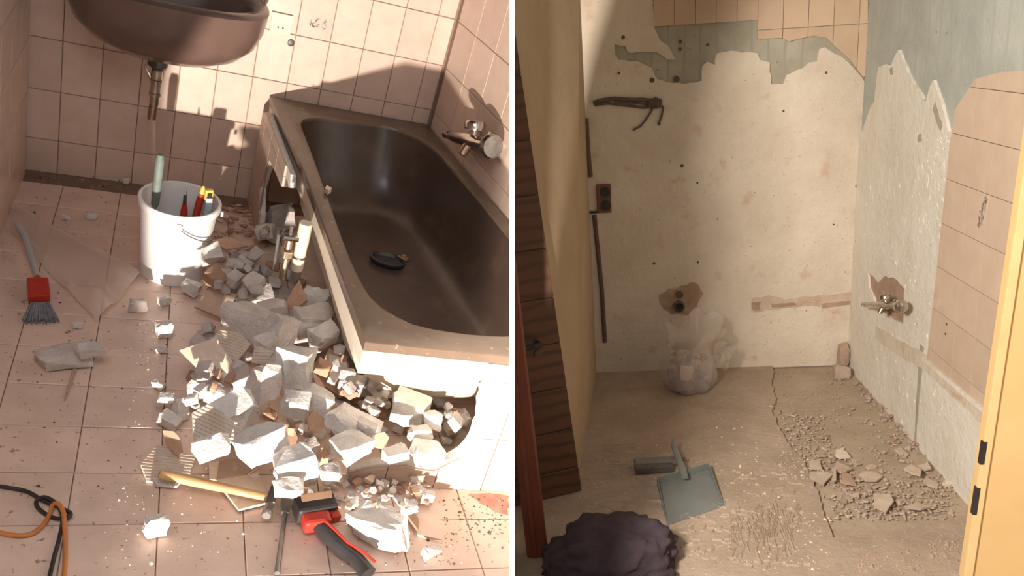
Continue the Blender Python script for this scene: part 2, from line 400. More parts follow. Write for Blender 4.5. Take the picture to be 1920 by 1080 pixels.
MB().tube([(-.03, -.24, -.03), (-.045, -.24, -.06), (-.03, -.24, -.085), (-.02, -.24, -.10)], .006, 8).build('clamp', M_CHR, tn_, smooth=40)

# ---------------- bathtub
H = .514
tubA = Vector((-.733, -.012)); tubB = Vector((-.586, -1.823)); tubC = Vector((-.05, -1.853)); tubD = Vector((.27, -1.87))
def wx(y): return -KW * y
outer = [tubA, Vector((-.70, -.75)) + Vector((.045, 0)), tubB, tubC, tubD, Vector((wx(-1) - .008, -1.0)), Vector((-.008, -.012))]
inner_px = [(565, 232), (572, 223), (600, 221), (660, 229), (730, 237), (780, 257), (812, 277), (842, 309), (900, 375), (954, 442)]
inner = [fL(u, v, H).to_2d() for u, v in inner_px] + [Vector((.12, -1.25)), Vector((.13, -1.5)), Vector((.06, -1.68))] + [fL(u, v, H).to_2d() for u, v in [(955, 628), (900, 626), (860, 622), (790, 610), (745, 592), (700, 560), (672, 515), (650, 465), (620, 380), (600, 325), (580, 272)]]
def smooth_poly(P, n):
    out = []; m = len(P); L = [0]
    for i in range(m): L.append(L[-1] + (P[(i + 1) % m] - P[i]).length)
    for k in range(n):
        s = L[-1] * k / n; i = max(j for j in range(m) if L[j] <= s); t = (s - L[i]) / (L[i + 1] - L[i])
        p0, p1, p2, p3 = P[(i - 1) % m], P[i], P[(i + 1) % m], P[(i + 2) % m]
        out.append(.5 * ((2 * p1) + (p2 - p0) * t + (2 * p0 - 5 * p1 + 4 * p2 - p3) * t * t + (3 * p1 - p0 - 3 * p2 + p3) * t ** 3))
    return out
inn = smooth_poly(inner, 72); cen = sum(inn, Vector((0, 0))) / len(inn)
def dense(P, n):
    out = []; m = len(P); L = [0]
    for i in range(m): L.append(L[-1] + (P[(i + 1) % m] - P[i]).length)
    for i in range(m):
        k = max(1, round(n * (L[i + 1] - L[i]) / L[-1]))
        out += [P[i].lerp(P[(i + 1) % m], j / k) for j in range(k)]
    return out
out = dense(outer, 70)
tub = thing('bathtub', 'brown enamelled bathtub with its tiled side broken open', 'bathtub', (0, 0, 0))
# rim: faces between outer and inner outlines matched by angle
def ringmatch(P, Q, zP, zQ):
    """for each point of Q the point of outline P in the same direction from the centre"""
    res = []
    for q in Q:
        d = (q - cen).normalized(); best = None
        for i in range(len(P)):
            a, b = P[i] - cen, P[(i + 1) % len(P)] - cen; e = b - a; den = d.x * e.y - d.y * e.x
            if abs(den) < 1e-12: continue
            t = (a.x * e.y - a.y * e.x) / den; s = (a.x * d.y - a.y * d.x) / den
            if t > 0 and -1e-6 <= s <= 1 + 1e-6: best = t if best is None else max(best, t)
        res.append(cen + d * best)
    return res
dirs = []                                                       # shared directions: inner points plus the outer corners
for p in inn + [c for c in outer]: dirs.append(math.atan2((p - cen).y, (p - cen).x))
dirs = sorted(set(round(a, 5) for a in dirs))
Q = [cen + Vector((math.cos(a), math.sin(a))) for a in dirs]
o_r = ringmatch(outer, Q, 0, 0); i_r = ringmatch(inn, Q, 0, 0)
def v3(P, z, k=None): return [Vector((p.x, p.y, z)) for p in P]
def toward(P, t): return [p + (cen - p).normalized() * t for p in P]
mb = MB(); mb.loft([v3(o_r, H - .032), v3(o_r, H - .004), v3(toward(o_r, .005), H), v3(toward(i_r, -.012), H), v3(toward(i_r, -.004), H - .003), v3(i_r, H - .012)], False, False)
rim = mb.build('rim', M_TUBB, tub, smooth=40, clip=True)
rings = []
for z, k, sh in ((H - .012, 1, 0), (H - .05, .985, 0), (.40, .955, .0), (.30, .91, .0), (.235, .86, 0), (.19, .79, 0), (.172, .70, 0), (.166, .55, 0)):
    rings.append([Vector((cen.x + (p.x - cen.x) * k, cen.y + (p.y - cen.y) * k, z)) for p in i_r])
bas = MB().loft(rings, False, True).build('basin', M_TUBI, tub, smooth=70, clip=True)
rings = []
for z, t in ((H - .030, .010), (H - .085, .012), (H - .13, .026)): rings.append(v3(toward(o_r, t), z))
for z, k, f_ in ((H - .160, 1.0, .5), (H - .180, .99, .9), (.31, .965, 1), (.25, .93, 1), (.19, .88, 1), (.15, .78, 1)):
    rings.append([Vector((*(a_.lerp(cen + (b_ - cen) * k, f_)), z)) for a_, b_ in zip(toward(o_r, .03), i_r)])
MB().loft(rings, False, True).build('shell', M_TUBO, tub, smooth=60, clip=True)
dp = fL(792, 487, .17)
MB().lathe([(.026, .0), (.026, .006), (.018, .008), (.016, .003)], 20, (dp.x - .08, dp.y, .167)).build('drain', M_CHD, bas, smooth=40)
# black oval dish lying in the tub
c = fL(727, 488, .185)
sp = thing('soap_dish', 'black oval dish lying on the bottom of the brown bathtub', 'dish', (c.x, c.y, .168), rz(-.35))
def oval(a, b, z, n=28): return [Vector((a * math.cos(6.2832 * k / n), b * math.sin(6.2832 * k / n), z)) for k in range(n)]
dsh = MB().loft([oval(.062, .040, 0), oval(.072, .050, .012), oval(.074, .052, .024), oval(.066, .045, .026), oval(.058, .038, .014)]).build('dish', M_BLK, sp, smooth=50)
MB().loft([oval(.054, .034, .0145), oval(.05, .031, .018)]).build('grip_pad', mat('black_rubber', (.03, .027, .025), rough=.8), dsh, smooth=50)

# tiled apron remains
pdir = Vector((tubB.x - tubA.x, tubB.y - tubA.y, 0)).normalized(); pn = Vector((pdir.y, -pdir.x, 0)).normalized()
if pn.x > 0: pn = -pn
p0 = Vector((tubA.x, tubA.y, 0)) + pn * .020
def sideP(u, v): return hit(u, v, p0, pn)
side_px = [(507, 192), (549, 305), (544, 352), (531, 350), (521, 326), (509, 301), (500, 322), (490, 352), (489, 402), (485, 446), (470, 424), (466, 376), (480, 300), (497, 210)]
poly = [sideP(u, v) for u, v in side_px]; poly[0].z = min(poly[0].z, H - .034); poly[1].z = min(poly[1].z, H - .034)
for q_ in poly: q_.z = max(q_.z, .001)
ap = thing('tub_side_panel', 'broken tiled side panel left standing under the far corner of the bathtub', 'panel', (0, 0, 0))
MB().prism(poly, -pn * .020).build('plaster_backing', M_PL, ap)
cc = sum((q_ for q_ in poly), Vector()) / len(poly)
# face tiles: cut by the joints
pl2 = [Vector(((q_ - p0).dot(pdir), q_.z)) for q_ in poly]
for s0 in (-.02, .145, .31, .475):
    for z0 in (.0, .2175, .435):
        cp = clip_poly(pl2, s0 + .0015, s0 + .1635, z0 + .001, z0 + .216)
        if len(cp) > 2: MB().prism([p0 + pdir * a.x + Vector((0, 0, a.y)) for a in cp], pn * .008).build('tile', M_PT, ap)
yf = -1.846
fpx = [(949, 674), (922, 682), (908, 716), (896, 756), (895, 790), (882, 824), (862, 849), (842, 861), (812, 868), (786, 872), (762, 866), (735, 868), (706, 871), (680, 875), (656, 881)]
fn = Vector((tubC.y - tubB.y, -(tubC.x - tubB.x), 0)).normalized()
if fn.y > 0: fn = -fn
f0 = Vector((tubB.x, tubB.y, 0)) + fn * .022; fd = Vector((-fn.y, fn.x, 0)); fd = fd if fd.x > 0 else -fd
def frontP(u, v): q_ = hit(u, v, f0, fn); return Vector(((q_ - f0).dot(fd), max(q_.z, .001)))
P = [frontP(u, v) for u, v in fpx]; P[0].y = P[1].y = H - .036
poly2 = jag(P[::-1] + [], .02, .004)
fpoly = [frontP(656, 881) * 1] and jag(P, .02, .004, (len(P) - 1,)) + [Vector((P[-1].x, .001)), Vector((.62, .001)), Vector((.62, H - .036))]
af = thing('tub_front_panel', 'broken tiled front panel under the near rim of the bathtub', 'panel', (0, 0, 0))
MB().prism([f0 + fd * a.x + Vector((0, 0, a.y)) for a in fpoly], -fn * .030).build('plaster_backing', M_PL, af, clip=True)
P2 = [frontP(u, v) for u, v in [(955, 690), (938, 690), (930, 722), (918, 758), (912, 792), (900, 826), (880, 850), (850, 862), (815, 880), (786, 877), (762, 871), (735, 873), (706, 876), (680, 880), (657, 886)]]
P2[0].y = P2[1].y = H - .037
fp2 = jag(P2, .02, .003, (len(P2) - 1,)) + [Vector((P2[-1].x, .001)), Vector((.62, .001)), Vector((.62, H - .037))]
for s0 in (.0, .16, .32, .48):
    for z0 in (0, .2175, .435):
        cp = clip_poly(fp2, s0 + .0015, s0 + .1585, z0 + .001, z0 + .216)
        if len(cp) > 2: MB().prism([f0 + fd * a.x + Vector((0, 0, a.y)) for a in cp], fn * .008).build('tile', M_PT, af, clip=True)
# drain pipe and overflow under the tub edge
a, b = hit(574, 418, p0 + pn * .014, pn), hit(556, 505, p0 + pn * .014, pn)
pp = thing('drain_hose', 'cream corrugated drain hose hanging beside the bathtub shell', 'hose', (0, 0, 0))
pth = [a.lerp(b, k / 40) for k in range(41)]
hs_ = MB().tube(pth, [.0215 + (.002 if k % 2 else 0) if k < 18 else .021 for k in range(41)], 14).build('hose', M_PIPE, pp, smooth=30)
MB().tube([b + (a - b) * .27, b + (a - b) * .31], .0245, 14).build('clip', M_CHD, hs_, smooth=30)
MB().tube([b, b + Vector((0, 0, -.05))], .019, 14).build('lower_pipe', M_STEEL, pp, smooth=30)
a1, b1 = hit(529, 522, p0 + pn * .065, pn), hit(544, 442, p0 + pn * .06, pn)
vb = thing('overflow_bracket', 'tarnished metal bath foot bracket with bolts beside the drain hose', 'bracket', (0, 0, 0))
d1 = (b1 - a1)
MB().tube([a1, a1 + d1 * .5, a1 + d1 * .9], .013, 12).build('bracket_leg', M_CHD, vb, smooth=30)
MB().box(a1 + d1 * .62, (.055, .03, .028), frame(pdir, (0, 0, 1))).build('clamp_block', M_CHD, vb, bevel=.003)
MB().tube([a1 + d1 * .95 + Vector((-.02, 0, 0)), a1 + d1 * .95 + Vector((.03, 0, 0))], .012, 8).build('nut', M_CHR, vb, smooth=30)
MB().tube([a1 + d1 * .9, a1 + d1 * 1.2], .006, 8).build('bolt', M_CHR, vb, smooth=30)
a2, b2 = hit(514, 505, p0 + pn * .085, pn), hit(523, 440, p0 + pn * .08, pn)
MB().tube([a2, b2], .011, 10, .5).build('flat_strut', M_STEEL, vb, smooth=30)

# ---------------- bath mixer on the tub wall
def mixer(room, name, label, p_a, p_b, out, sc=1.0):
    """body bar from p_a to p_b; OUT is the wall's outward direction"""
    t = thing(name, label, 'tap', (p_a + p_b) / 2, frame(p_b - p_a, (0, 0, 1)), room)
    L = (p_b - p_a).length; R3 = frame(p_b - p_a, (0, 0, 1)); o_ = (R3.transposed() @ Vector(out)).normalized(); sgn = 1 if o_.y > 0 else -1
    r = .020 * sc
    MB().lathe([(r * .55, -L * .5), (r * .75, -L * .49), (r * .75, -L * .40), (r * .6, -L * .39), (r * .9, -L * .34), (r * 1.1, -L * .2), (r * 1.15, 0), (r * 1.05, L * .18), (r * .75, L * .24), (r * .75, L * .36)], 20, (0, 0, 0), 'x').build('body', M_CHR, t, smooth=40)
    k = MB().lathe([(r * .8, L * .36), (r * 1.1, L * .37), (r * 1.9, L * .47), (r * 2.0, L * .5), (r * 1.7, L * .53), (r * .6, L * .54)], 18, (0, 0, 0), 'x'); k.build('handle', M_CHR, t, smooth=40)
    for s in (-.22, .12):
        MB().lathe([(r * 1.0, 0), (r * 1.0, -sgn * .045 * sc), (r * 1.9, -sgn * .055 * sc), (r * 2.0, -sgn * .068 * sc)], 20, (L * s, 0, 0), 'y').build('wall_rosette', M_CHR, t, smooth=40)
    MB().tube([(L * .12, 0, r), (L * .12, 0, r * 1.8)], r * .6, 12).build('valve_neck', M_CHR, t, smooth=40)
    MB().lathe([(r * .8, r * 1.7), (r * 1.7, r * 1.9), (r * 1.8, r * 2.8), (r * 1.5, r * 3.3), (r * .5, r * 3.5)], 12, (L * .12, 0, 0)).build('handle', M_CHR, t, smooth=40)
    MB().tube([(L * .06, 0, -r * .5), (L * .06, sgn * r * .8, -r * 1.6), (L * .06, sgn * r * 1.2, -r * 2.4)], [r * .9, r * .8, r * .7], 14).build('spout', M_CHD, t, smooth=40)
    return t
mixer('L', 'bath_mixer', 'chrome bath mixer with round handles on the beige tiled wall', wL(835, 251, .085), wL(922, 275, .085), -WLN, 1.25)

# ---------------- bucket with tools
bc = fL(322, 508); hb = height(bc, 372)
bk = thing('bucket', 'white plastic bucket holding hand tools beside the rubble', 'bucket', bc, rz(.25))
MB().lathe([(.112, .0), (.116, .004), (.128, hb * .6), (.136, hb - .03), (.143, hb - .03), (.146, hb - .022), (.146, hb - .004), (.142, hb), (.134, hb - .002), (.131, hb - .02), (.122, hb * .55), (.110, .008)], 48).build('shell', M_WHP, bk, smooth=40)
rb = .1465
for s in (0, 1):
    a0 = -1.55 if s == 0 else -.05
    MB().lathe([(.010, 0), (.011, .008), (.006, .010)], 12, (0, 0, 0)).xf(Matrix.Translation((rb * math.cos(a0 - .25), rb * math.sin(a0 - .25), hb - .04)) @ frame((math.cos(a0 - .25), math.sin(a0 - .25), 0)).to_4x4() @ Matrix.Rotation(math.pi / 2, 4, 'Y')).build('handle_lug', M_WHP, bk, smooth=40)
for q_, dz in ((0, 0), (1, .014)):
    pts = []
    for k in range(25):
        t = k / 24; a_ = -1.80 + 1.5 * t; pts.append((rb * math.cos(a_) * 1.01, rb * math.sin(a_) * 1.01, hb - .045 - .075 * math.sin(math.pi * min(1, t * .62)) ** .8))
    if q_ == 0: MB().tube(pts, .0022, 8).build('wire_handle', M_STEEL, bk, smooth=40)
def inb(dx, dy, z): return bc + Vector((dx, dy, z))
def stick(name, label, cat, lo, hi, parts):
    R_ = frame(hi - lo, (0, 1, 0)); t = thing(name, label, cat, lo, R_); L = (hi - lo).length
    for pn_, prof, m, sq in parts: MB().lathe([(r_, x_ * L) for r_, x_ in prof], 14, (0, 0, 0), 'x').xf(Matrix.Scale(sq, 4, (0, 1, 0))).build(pn_, m, t, smooth=40)
    return t
def at_h(u, v, y): return bL(u, v, y)
top = bL(301, 290, bc.y + .03); lo_ = inb(-.085, .01, .02)
stick('trowel', 'grey green handled trowel standing tall in the white bucket', 'trowel', lo_, top, [('blade', [(.020, 0), (.034, .12), (.034, .45), (.012, .55)], M_STEEL, .25), ('handle', [(.006, .52), (.014, .56), (.016, .75), (.017, .95), (.012, 1.0)], M_GRIP, 1)])
top = bL(348, 352, bc.y + .02); lo_ = inb(.03, .0, .02)
stick('pointed_tool', 'red tool with pointed grey tip upright in the bucket', 'tool', lo_, top, [('handle', [(.010, 0), (.013, .1), (.013, .72), (.008, .8)], M_RED, 1), ('tip', [(.007, .79), (.006, .9), (.002, 1)], M_DST, 1)])
top = bL(382, 349, bc.y + .03); lo_ = inb(.035, -.03, .03)
stick('red_handled_tool', 'dark red tool leaning in the bucket by its right rim', 'tool', lo_, top, [('handle', [(.010, 0), (.013, .2), (.014, .85), (.008, .92)], M_RED, 1), ('ferrule', [(.009, .91), (.009, .97), (.004, 1)], M_YEL, 1)])
c1 = bL(391, 366, bc.y + .01)
t_ = thing('yellow_tool', 'small yellow tool tucked in the bucket against its right rim', 'tool', c1, rz(.3)); cs_ = MB().box((0, 0, 0), (.03, .022, .05)).build('case', M_YEL, t_, bevel=.006); MB().box((0, -.012, .0), (.018, .003, .03)).build('badge', M_BLK, cs_, bevel=.001)
c1 = bL(391, 382, bc.y - .01)
t_ = thing('plastic_holder', 'pale blue plastic holder in the bucket below the yellow tool', 'tool', c1, rz(.3)); lb_ = MB().box((0, 0, -.02), (.026, .016, .065)).build('body', M_BLU, t_, bevel=.005); MB().box((0, 0, .017), (.022, .013, .01)).build('cap', M_WHP, t_, bevel=.002)

# ---------------- plastic film and brush at the left
film_px = [(30, 392), (76, 400), (132, 452), (184, 502), (256, 530), (242, 572), (182, 612), (140, 562), (98, 498), (30, 430)]
fpl = [fL(u, v) for u, v in film_px]
bm = bmesh.new(); NX, NY = 34, 18
A_, B_, C_, D_ = fL(20, 440), fL(20, 385), fL(262, 526), fL(180, 616)
grid = {}
for i in range(NX + 1):
    for j in range(NY + 1):
        s, t = i / NX, j / NY
        p_ = (A_.lerp(B_, t)).lerp(D_.lerp(C_, t), s)
        z = .010 + .02 * (noise.noise(Vector((s * 5, t * 3, 2))) + .5) + .035 * math.exp(-((s - .9) ** 2) / .02) * (.5 + .5 * math.sin(t * 9)) + .012 * abs(noise.noise(Vector((s * 14, t * 9, 7))))
        grid[i, j] = bm.verts.new((p_.x, p_.y, max(.004, z)))
for i in range(NX):
    for j in range(NY): bm.faces.new((grid[i, j], grid[i + 1, j], grid[i + 1, j + 1], grid[i, j + 1]))
ret = bmesh.ops.solidify(bm, geom=bm.faces[:], thickness=.0008)
tag(link('plastic_film', bm, M_FILM, smooth=80), 'crumpled clear plastic film lying on the tiles left of the bucket', 'plastic film')
h0, h1 = fL(46, 440, .06), fL(70, 520, .035)
br = thing('hand_brush', 'red hand brush with grey bristles and grey handle at the left edge', 'brush', fL(72, 560))
bo = br.matrix_basis.translation
tb = fL(75, 548, .03)
MB().tube([h0 - bo + Vector((-.03, .05, .01)), h0 - bo, h0.lerp(h1, .5) - bo, h1 - bo], [.011, .012, .011, .010], 12).build('handle', mat('grey_handle', (.42, .41, .40), rough=.5), br, smooth=40)
hd = (fL(76, 574, .03) - fL(70, 515, .03)).normalized(); Rb = frame(hd, (0, 0, 1))
MB().box(fL(72, 543, .03) - bo, (.115, .066, .030), Rb).build('head', M_RED, br, bevel=.006)
MB().tube([h1 - bo, fL(72, 530, .035) - bo], [.011, .016], 12).build('socket', M_RED, br, smooth=40)
mb = MB(); rr = random.Random(5)
for k in range(130):
    a_ = rr.uniform(-.028, .028); s = a_ / .028; st = fL(75, 572, .028) - bo + Rb @ Vector((-.004, a_, rr.uniform(-.012, .008))); en = st + Rb @ Vector((.068 + rr.uniform(-.01, .01), s * .024 + rr.uniform(-.005, .005), -.018))
    mb.tube([st, en], .0022, 4)
o = mb.build('bristles', M_BRI, br); o['kind'] = 'stuff'

# ---------------- rubble
TREES = []                                                   # (tree, centre, radius) of what chunks must not run into
def tree_of(vs, fs): return BVHTree.FromPolygons([tuple(p_) for p_ in vs], fs)
def add_tree(o):
    M = o.matrix_basis if o.parent is None else o.parent.matrix_basis @ o.matrix_basis
    vs = [M @ q_.co for q_ in o.data.vertices]; c_ = sum(vs, Vector()) / len(vs)
    TREES.append((tree_of(vs, [list(f_.vertices) for f_ in o.data.polygons]), c_, max((q_ - c_).length for q_ in vs)))
for o in list(COL.objects):
    if o.type == 'MESH' and o.parent is not None and o.parent.name.split('.')[0] in ('bathtub', 'tub_side_panel', 'tub_front_panel', 'bucket', 'drain_hose', 'overflow_bracket', 'plastic_film'): add_tree(o)
def chunk_bm(size, seed, rough=1):
    r_ = random.Random(seed); bm = bmesh.new(); pts = []
    for sx in (-1, 1):
        for sy in (-1, 1):
            for sz in (-1, 1):
                pts.append(Vector((sx * r_.uniform(.55, .95), sy * r_.uniform(.55, .95), sz * r_.uniform(.55, .95))))
    for _ in range(8):
        q_ = Vector((r_.uniform(-.75, .75), r_.uniform(-.75, .75), r_.uniform(-.75, .75))); ax = r_.randrange(3); q_[ax] = r_.choice((-1, 1)) * r_.uniform(.85, 1.05); pts.append(q_)
    for q_ in pts: bm.verts.new((q_.x * size[0] / 2, q_.y * size[1] / 2, q_.z * size[2] / 2))
    res = bmesh.ops.convex_hull(bm, input=bm.verts[:])
    bad = [g for g in res['geom_interior'] if isinstance(g, bmesh.types.BMVert)] + [g for g in res['geom_unused'] if isinstance(g, bmesh.types.BMVert)]
    if bad: bmesh.ops.delete(bm, geom=list(set(bad)), context='VERTS')
    if rough > 1:
        bmesh.ops.subdivide_edges(bm, edges=bm.edges[:], cuts=2, use_grid_fill=True)
        bmesh.ops.triangulate(bm, faces=bm.faces[:])
        bm.normal_update(); s_ = min(size) * .11
        for q_ in bm.verts: q_.co += q_.normal * s_ * noise.noise(q_.co * (3.2 / max(size)) * 2.2 + Vector((seed, 0, 0))) + Vector((r_.uniform(-1, 1), r_.uniform(-1, 1), r_.uniform(-1, 1))) * s_ * .22
    bmesh.ops.recalc_face_normals(bm, faces=bm.faces[:]); return bm
def shard_poly(w_, h_, seed, n=None):
    r_ = random.Random(seed); n = n or r_.choice((4, 4, 5, 5, 6)); a0 = r_.uniform(0, 6.28); out = []
    for k in range(n):
        a_ = a0 + 6.2832 * (k + r_.uniform(-.3, .3)) / n; d = r_.uniform(.8, 1.15)
        out.append(Vector((math.cos(a_) * d * w_ / 2, math.sin(a_) * d * h_ / 2)))
    return out
def shard_bm(w_, h_, t, seed, poly=None):
    P_ = poly or jag(shard_poly(w_, h_, seed), max(w_, h_) * .25, max(w_, h_) * .03)
    return MB().prism([Vector((q_.x, q_.y, -t / 2)) for q_ in P_], (0, 0, t)).bmesh(), P_
def ribbed_bm(poly, t, pitch=.011):
    xs = [q_.x for q_ in poly]; ys = [q_.y for q_ in poly]; x0, x1, y0, y1 = min(xs), max(xs), min(ys), max(ys); prof = []
    y = y0
    while y < y1 + pitch: prof += [(y, 0), (y + pitch * .55, 0), (y + pitch * .6, .0022), (y + pitch * .95, .0022)]; y += pitch
    mb = MB(); mb.loft([[Vector((x, yy, t / 2 + zz)) for yy, zz in prof] + [Vector((x, prof[-1][0], -t / 2)), Vector((x, prof[0][0], -t / 2))] for x in (x0, x1)])
    bm = mb.bmesh(); n = len(poly); c_ = sum(poly, Vector((0, 0))) / n
    for i in range(n):
        a_, b_ = poly[i], poly[(i + 1) % n]; e = b_ - a_; nn = Vector((e.y, -e.x))
        if nn.dot(a_ - c_) < 0: nn = -nn
        g = bmesh.ops.bisect_plane(bm, geom=bm.verts[:] + bm.edges[:] + bm.faces[:], plane_co=(a_.x, a_.y, 0), plane_no=(nn.x, nn.y, 0), clear_outer=True)
        ed = [q_ for q_ in g['geom_cut'] if isinstance(q_, bmesh.types.BMEdge)]
        if ed: bmesh.ops.contextual_create(bm, geom=ed)
    return bm
def settle(bm, Rm, u=None, v=None, xy=None, room='L', zmin=.0006, start=.5, soft=1.0):
    """slides a chunk down its line until it meets the heap; returns its place"""
    vs0 = [Rm @ q_.co for q_ in bm.verts]; bm.verts.index_update(); fs = [[q_.index for q_ in f_.verts] for f_ in bm.faces]
    rad = max(q_.length for q_ in vs0); lowest = min(q_.z for q_ in vs0); vs0 = [q_ * soft for q_ in vs0]
    if xy is None:
        a_ = fL(u, v, start) if room == 'L' else fR(u, v, start); b_ = fL(u, v, 0) if room == 'L' else fR(u, v, 0)
    else: a_, b_ = Vector((xy[0], xy[1], start)), Vector((xy[0], xy[1], 0))
    L = (b_ - a_).length; d = (b_ - a_) / L; near = None
    def free(s):
        p_ = a_ + d * s
        if p_.z + lowest < zmin: return False
        cand = [t for t in TREES_R if (t[1] - p_).length < t[2] + rad] if room == 'R' else [t for t in TREES if (t[1] - p_).length < t[2] + rad]
        if not cand: return True
        tr = tree_of([p_ + q_ for q_ in vs0], fs)
        return not any(t[0].overlap(tr) for t in cand)
    step = .012; s = 0
    while s < L and not free(s): s += step                      # get clear of what hangs above
    if s >= L: s = 0
    while s + step < L + .3 and free(s + step): s += step
    lo, hi = s, s + step
    for _ in range(5):
        m_ = (lo + hi) / 2
        if free(m_): lo = m_
        else: hi = m_
    p_ = a_ + d * lo
    T_ = TREES_R if room == 'R' else TREES
    T_.append((tree_of([p_ + q_ for q_ in vs0], fs), p_.copy(), rad)); return p_
TREES_R = []
cpx = fL(614, 356, H + .0095)
tag(link('tile_chip', shard_bm(.028, .045, .018, 31)[0], M_TG, mw=Matrix.Translation(cpx) @ rz(.4).to_4x4()), 'small pinkish tile chip resting on the left rim of the bathtub', 'tile shard')
GRP = 'plaster chunks and tile shards fallen from the broken bath surround'
def px_size(u, v, w_px):                                     # metres that W_PX pixels span near floor point U, V
    return w_px / F * proj(fL(u, v))[2]
def rotr(seed, tilt=.5):
    r_ = random.Random(seed); return Euler((r_.uniform(-tilt, tilt), r_.uniform(-tilt, tilt), r_.uniform(0, 6.28))).to_matrix()
def chunk(u, v, wpx, hpx, m, label, seed, name='plaster_chunk', depth=None, tilt=.35, yaw=None, cat='rubble', z0=.0006, zlim=.24, drop=False):
    w_, h_ = px_size(u, v, wpx), px_size(u, v, hpx); r_ = random.Random(seed)
    Rm = Euler((r_.uniform(-tilt, tilt), r_.uniform(-tilt, tilt), r_.uniform(-.5, .5) if yaw is None else yaw)).to_matrix()
    for k in (1.18, 1.08, .98, .88, .78):                    # as large as the gap left by its neighbours lets it be
        bm = chunk_bm((w_ * k, (depth or w_ * .7) * k, h_ * .9 * k), seed, 2); p_ = settle(bm, Rm, u, v, zmin=z0) if not drop else settle(bm, Rm, xy=fL(u, v + hpx * .35).to_2d(), zmin=z0, start=.11)
        if p_.z < (zlim if v < 740 else .20) or k == .78: break
        bm.free(); TREES.pop()
    return tag(link(name, bm, m, mw=Matrix.Translation(p_) @ Rm.to_4x4(), smooth=28), label, cat, GRP)
def shard(u, v, wpx, hpx, m, label, seed, Rm=None, t=.009, rib=False, poly=None, name='tile_shard', yaw=0, pitch=0, roll=0, glaze=False, zmin=.0006):
    Rm = Euler((pitch, roll, yaw)).to_matrix(); w0, h0_ = px_size(u, v, wpx), px_size(u, v, hpx)
    for k in (1, .9, .8, .7):
        w_, h_ = w0 * k, h0_ * k
        P_ = poly and [Vector((a * w_, b * h_)) for a, b in poly] or jag(shard_poly(w_, h_, seed), max(w_, h_) * .3, max(w_, h_) * .03)
        if rib:
            P_ = P_ if poly else shard_poly(w_, h_, seed); bm = ribbed_bm(P_, t)
        else: bm, _ = shard_bm(w_, h_, t, seed, P_)
        p_ = settle(bm, Rm, u, v, zmin=zmin)
        if p_.z < .22 or k == .7: break
        bm.free(); TREES.pop()
    o = tag(link(name, bm, m, mw=Matrix.Translation(p_) @ Rm.to_4x4()), label, 'tile shard', GRP)
    if glaze:
        c_ = sum(P_, Vector((0, 0))) / len(P_)
        MB().prism([Vector((c_.x + (q_.x - c_.x) * .985, c_.y + (q_.y - c_.y) * .985, t / 2)) for q_ in P_], (0, 0, .0012)).build('glaze', M_TG, parent=o)
    return o
# hidden bottom layer of the heap
heap = [(400, 470), (470, 470), (500, 430), (540, 470), (575, 560), (640, 640), (700, 690), (780, 735), (870, 770), (880, 800), (830, 850), (720, 862), (640, 868), (560, 850), (480, 840), (420, 830), (360, 780), (355, 700), (380, 640), (395, 560)]
def inside(P_, x, y):
    c_ = False
    for i in range(len(P_)):
        (x1, y1), (x2, y2) = P_[i], P_[i - 1]
        if (y1 > y) != (y2 > y) and x < (x2 - x1) * (y - y1) / (y2 - y1) + x1: c_ = not c_
    return c_
rr = random.Random(3)
n = 0; tries = 0
L_LOW = 'low crumb of grey plaster at the bottom of the rubble heap'
while n < 120 and tries < 900:
    tries += 1; u, v = rr.uniform(330, 890), rr.uniform(430, 880)
    if not inside(heap, u, v): continue
    s_ = rr.uniform(.035, .07); bm = chunk_bm((s_, s_ * rr.uniform(.7, 1), rr.uniform(.015, .03)), 5000 + tries, 1); Rm = Euler((0, 0, rr.uniform(0, 6.28))).to_matrix()
    q_ = fL(u, v); p_ = settle(bm, Rm, xy=(q_.x, q_.y), start=.12)
    if p_.z > .035: bm.free(); TREES.pop(); continue
    tag(link('plaster_crumb', bm, rr.choice((M_PLD, M_PLD, M_PL, M_TC)), mw=Matrix.Translation(p_) @ Rm.to_4x4()), L_LOW, 'rubble', 'crumbs at the bottom of the rubble heap'); n += 1
# small brown shards in the gap behind the bucket
L_SH = 'thin brown tile splinter in the drift of splinters behind the bucket'
for k in range(46):
    u, v = rr.uniform(398, 478), rr.uniform(384, 448)
    w_ = rr.uniform(.02, .05); bm, _ = shard_bm(w_, w_ * rr.uniform(.35, .7), .006, 300 + k); Rm = Euler((rr.uniform(-.4, .4), rr.uniform(-.3, .3), rr.uniform(-.6, .6))).to_matrix()
    p_ = settle(bm, Rm, u, v, start=.2)
    tag(link('tile_splinter', bm, rr.choice((M_TC, M_TC, M_TG)), mw=Matrix.Translation(p_) @ Rm.to_4x4()), L_SH, 'tile shard', 'brown splinters behind the bucket')
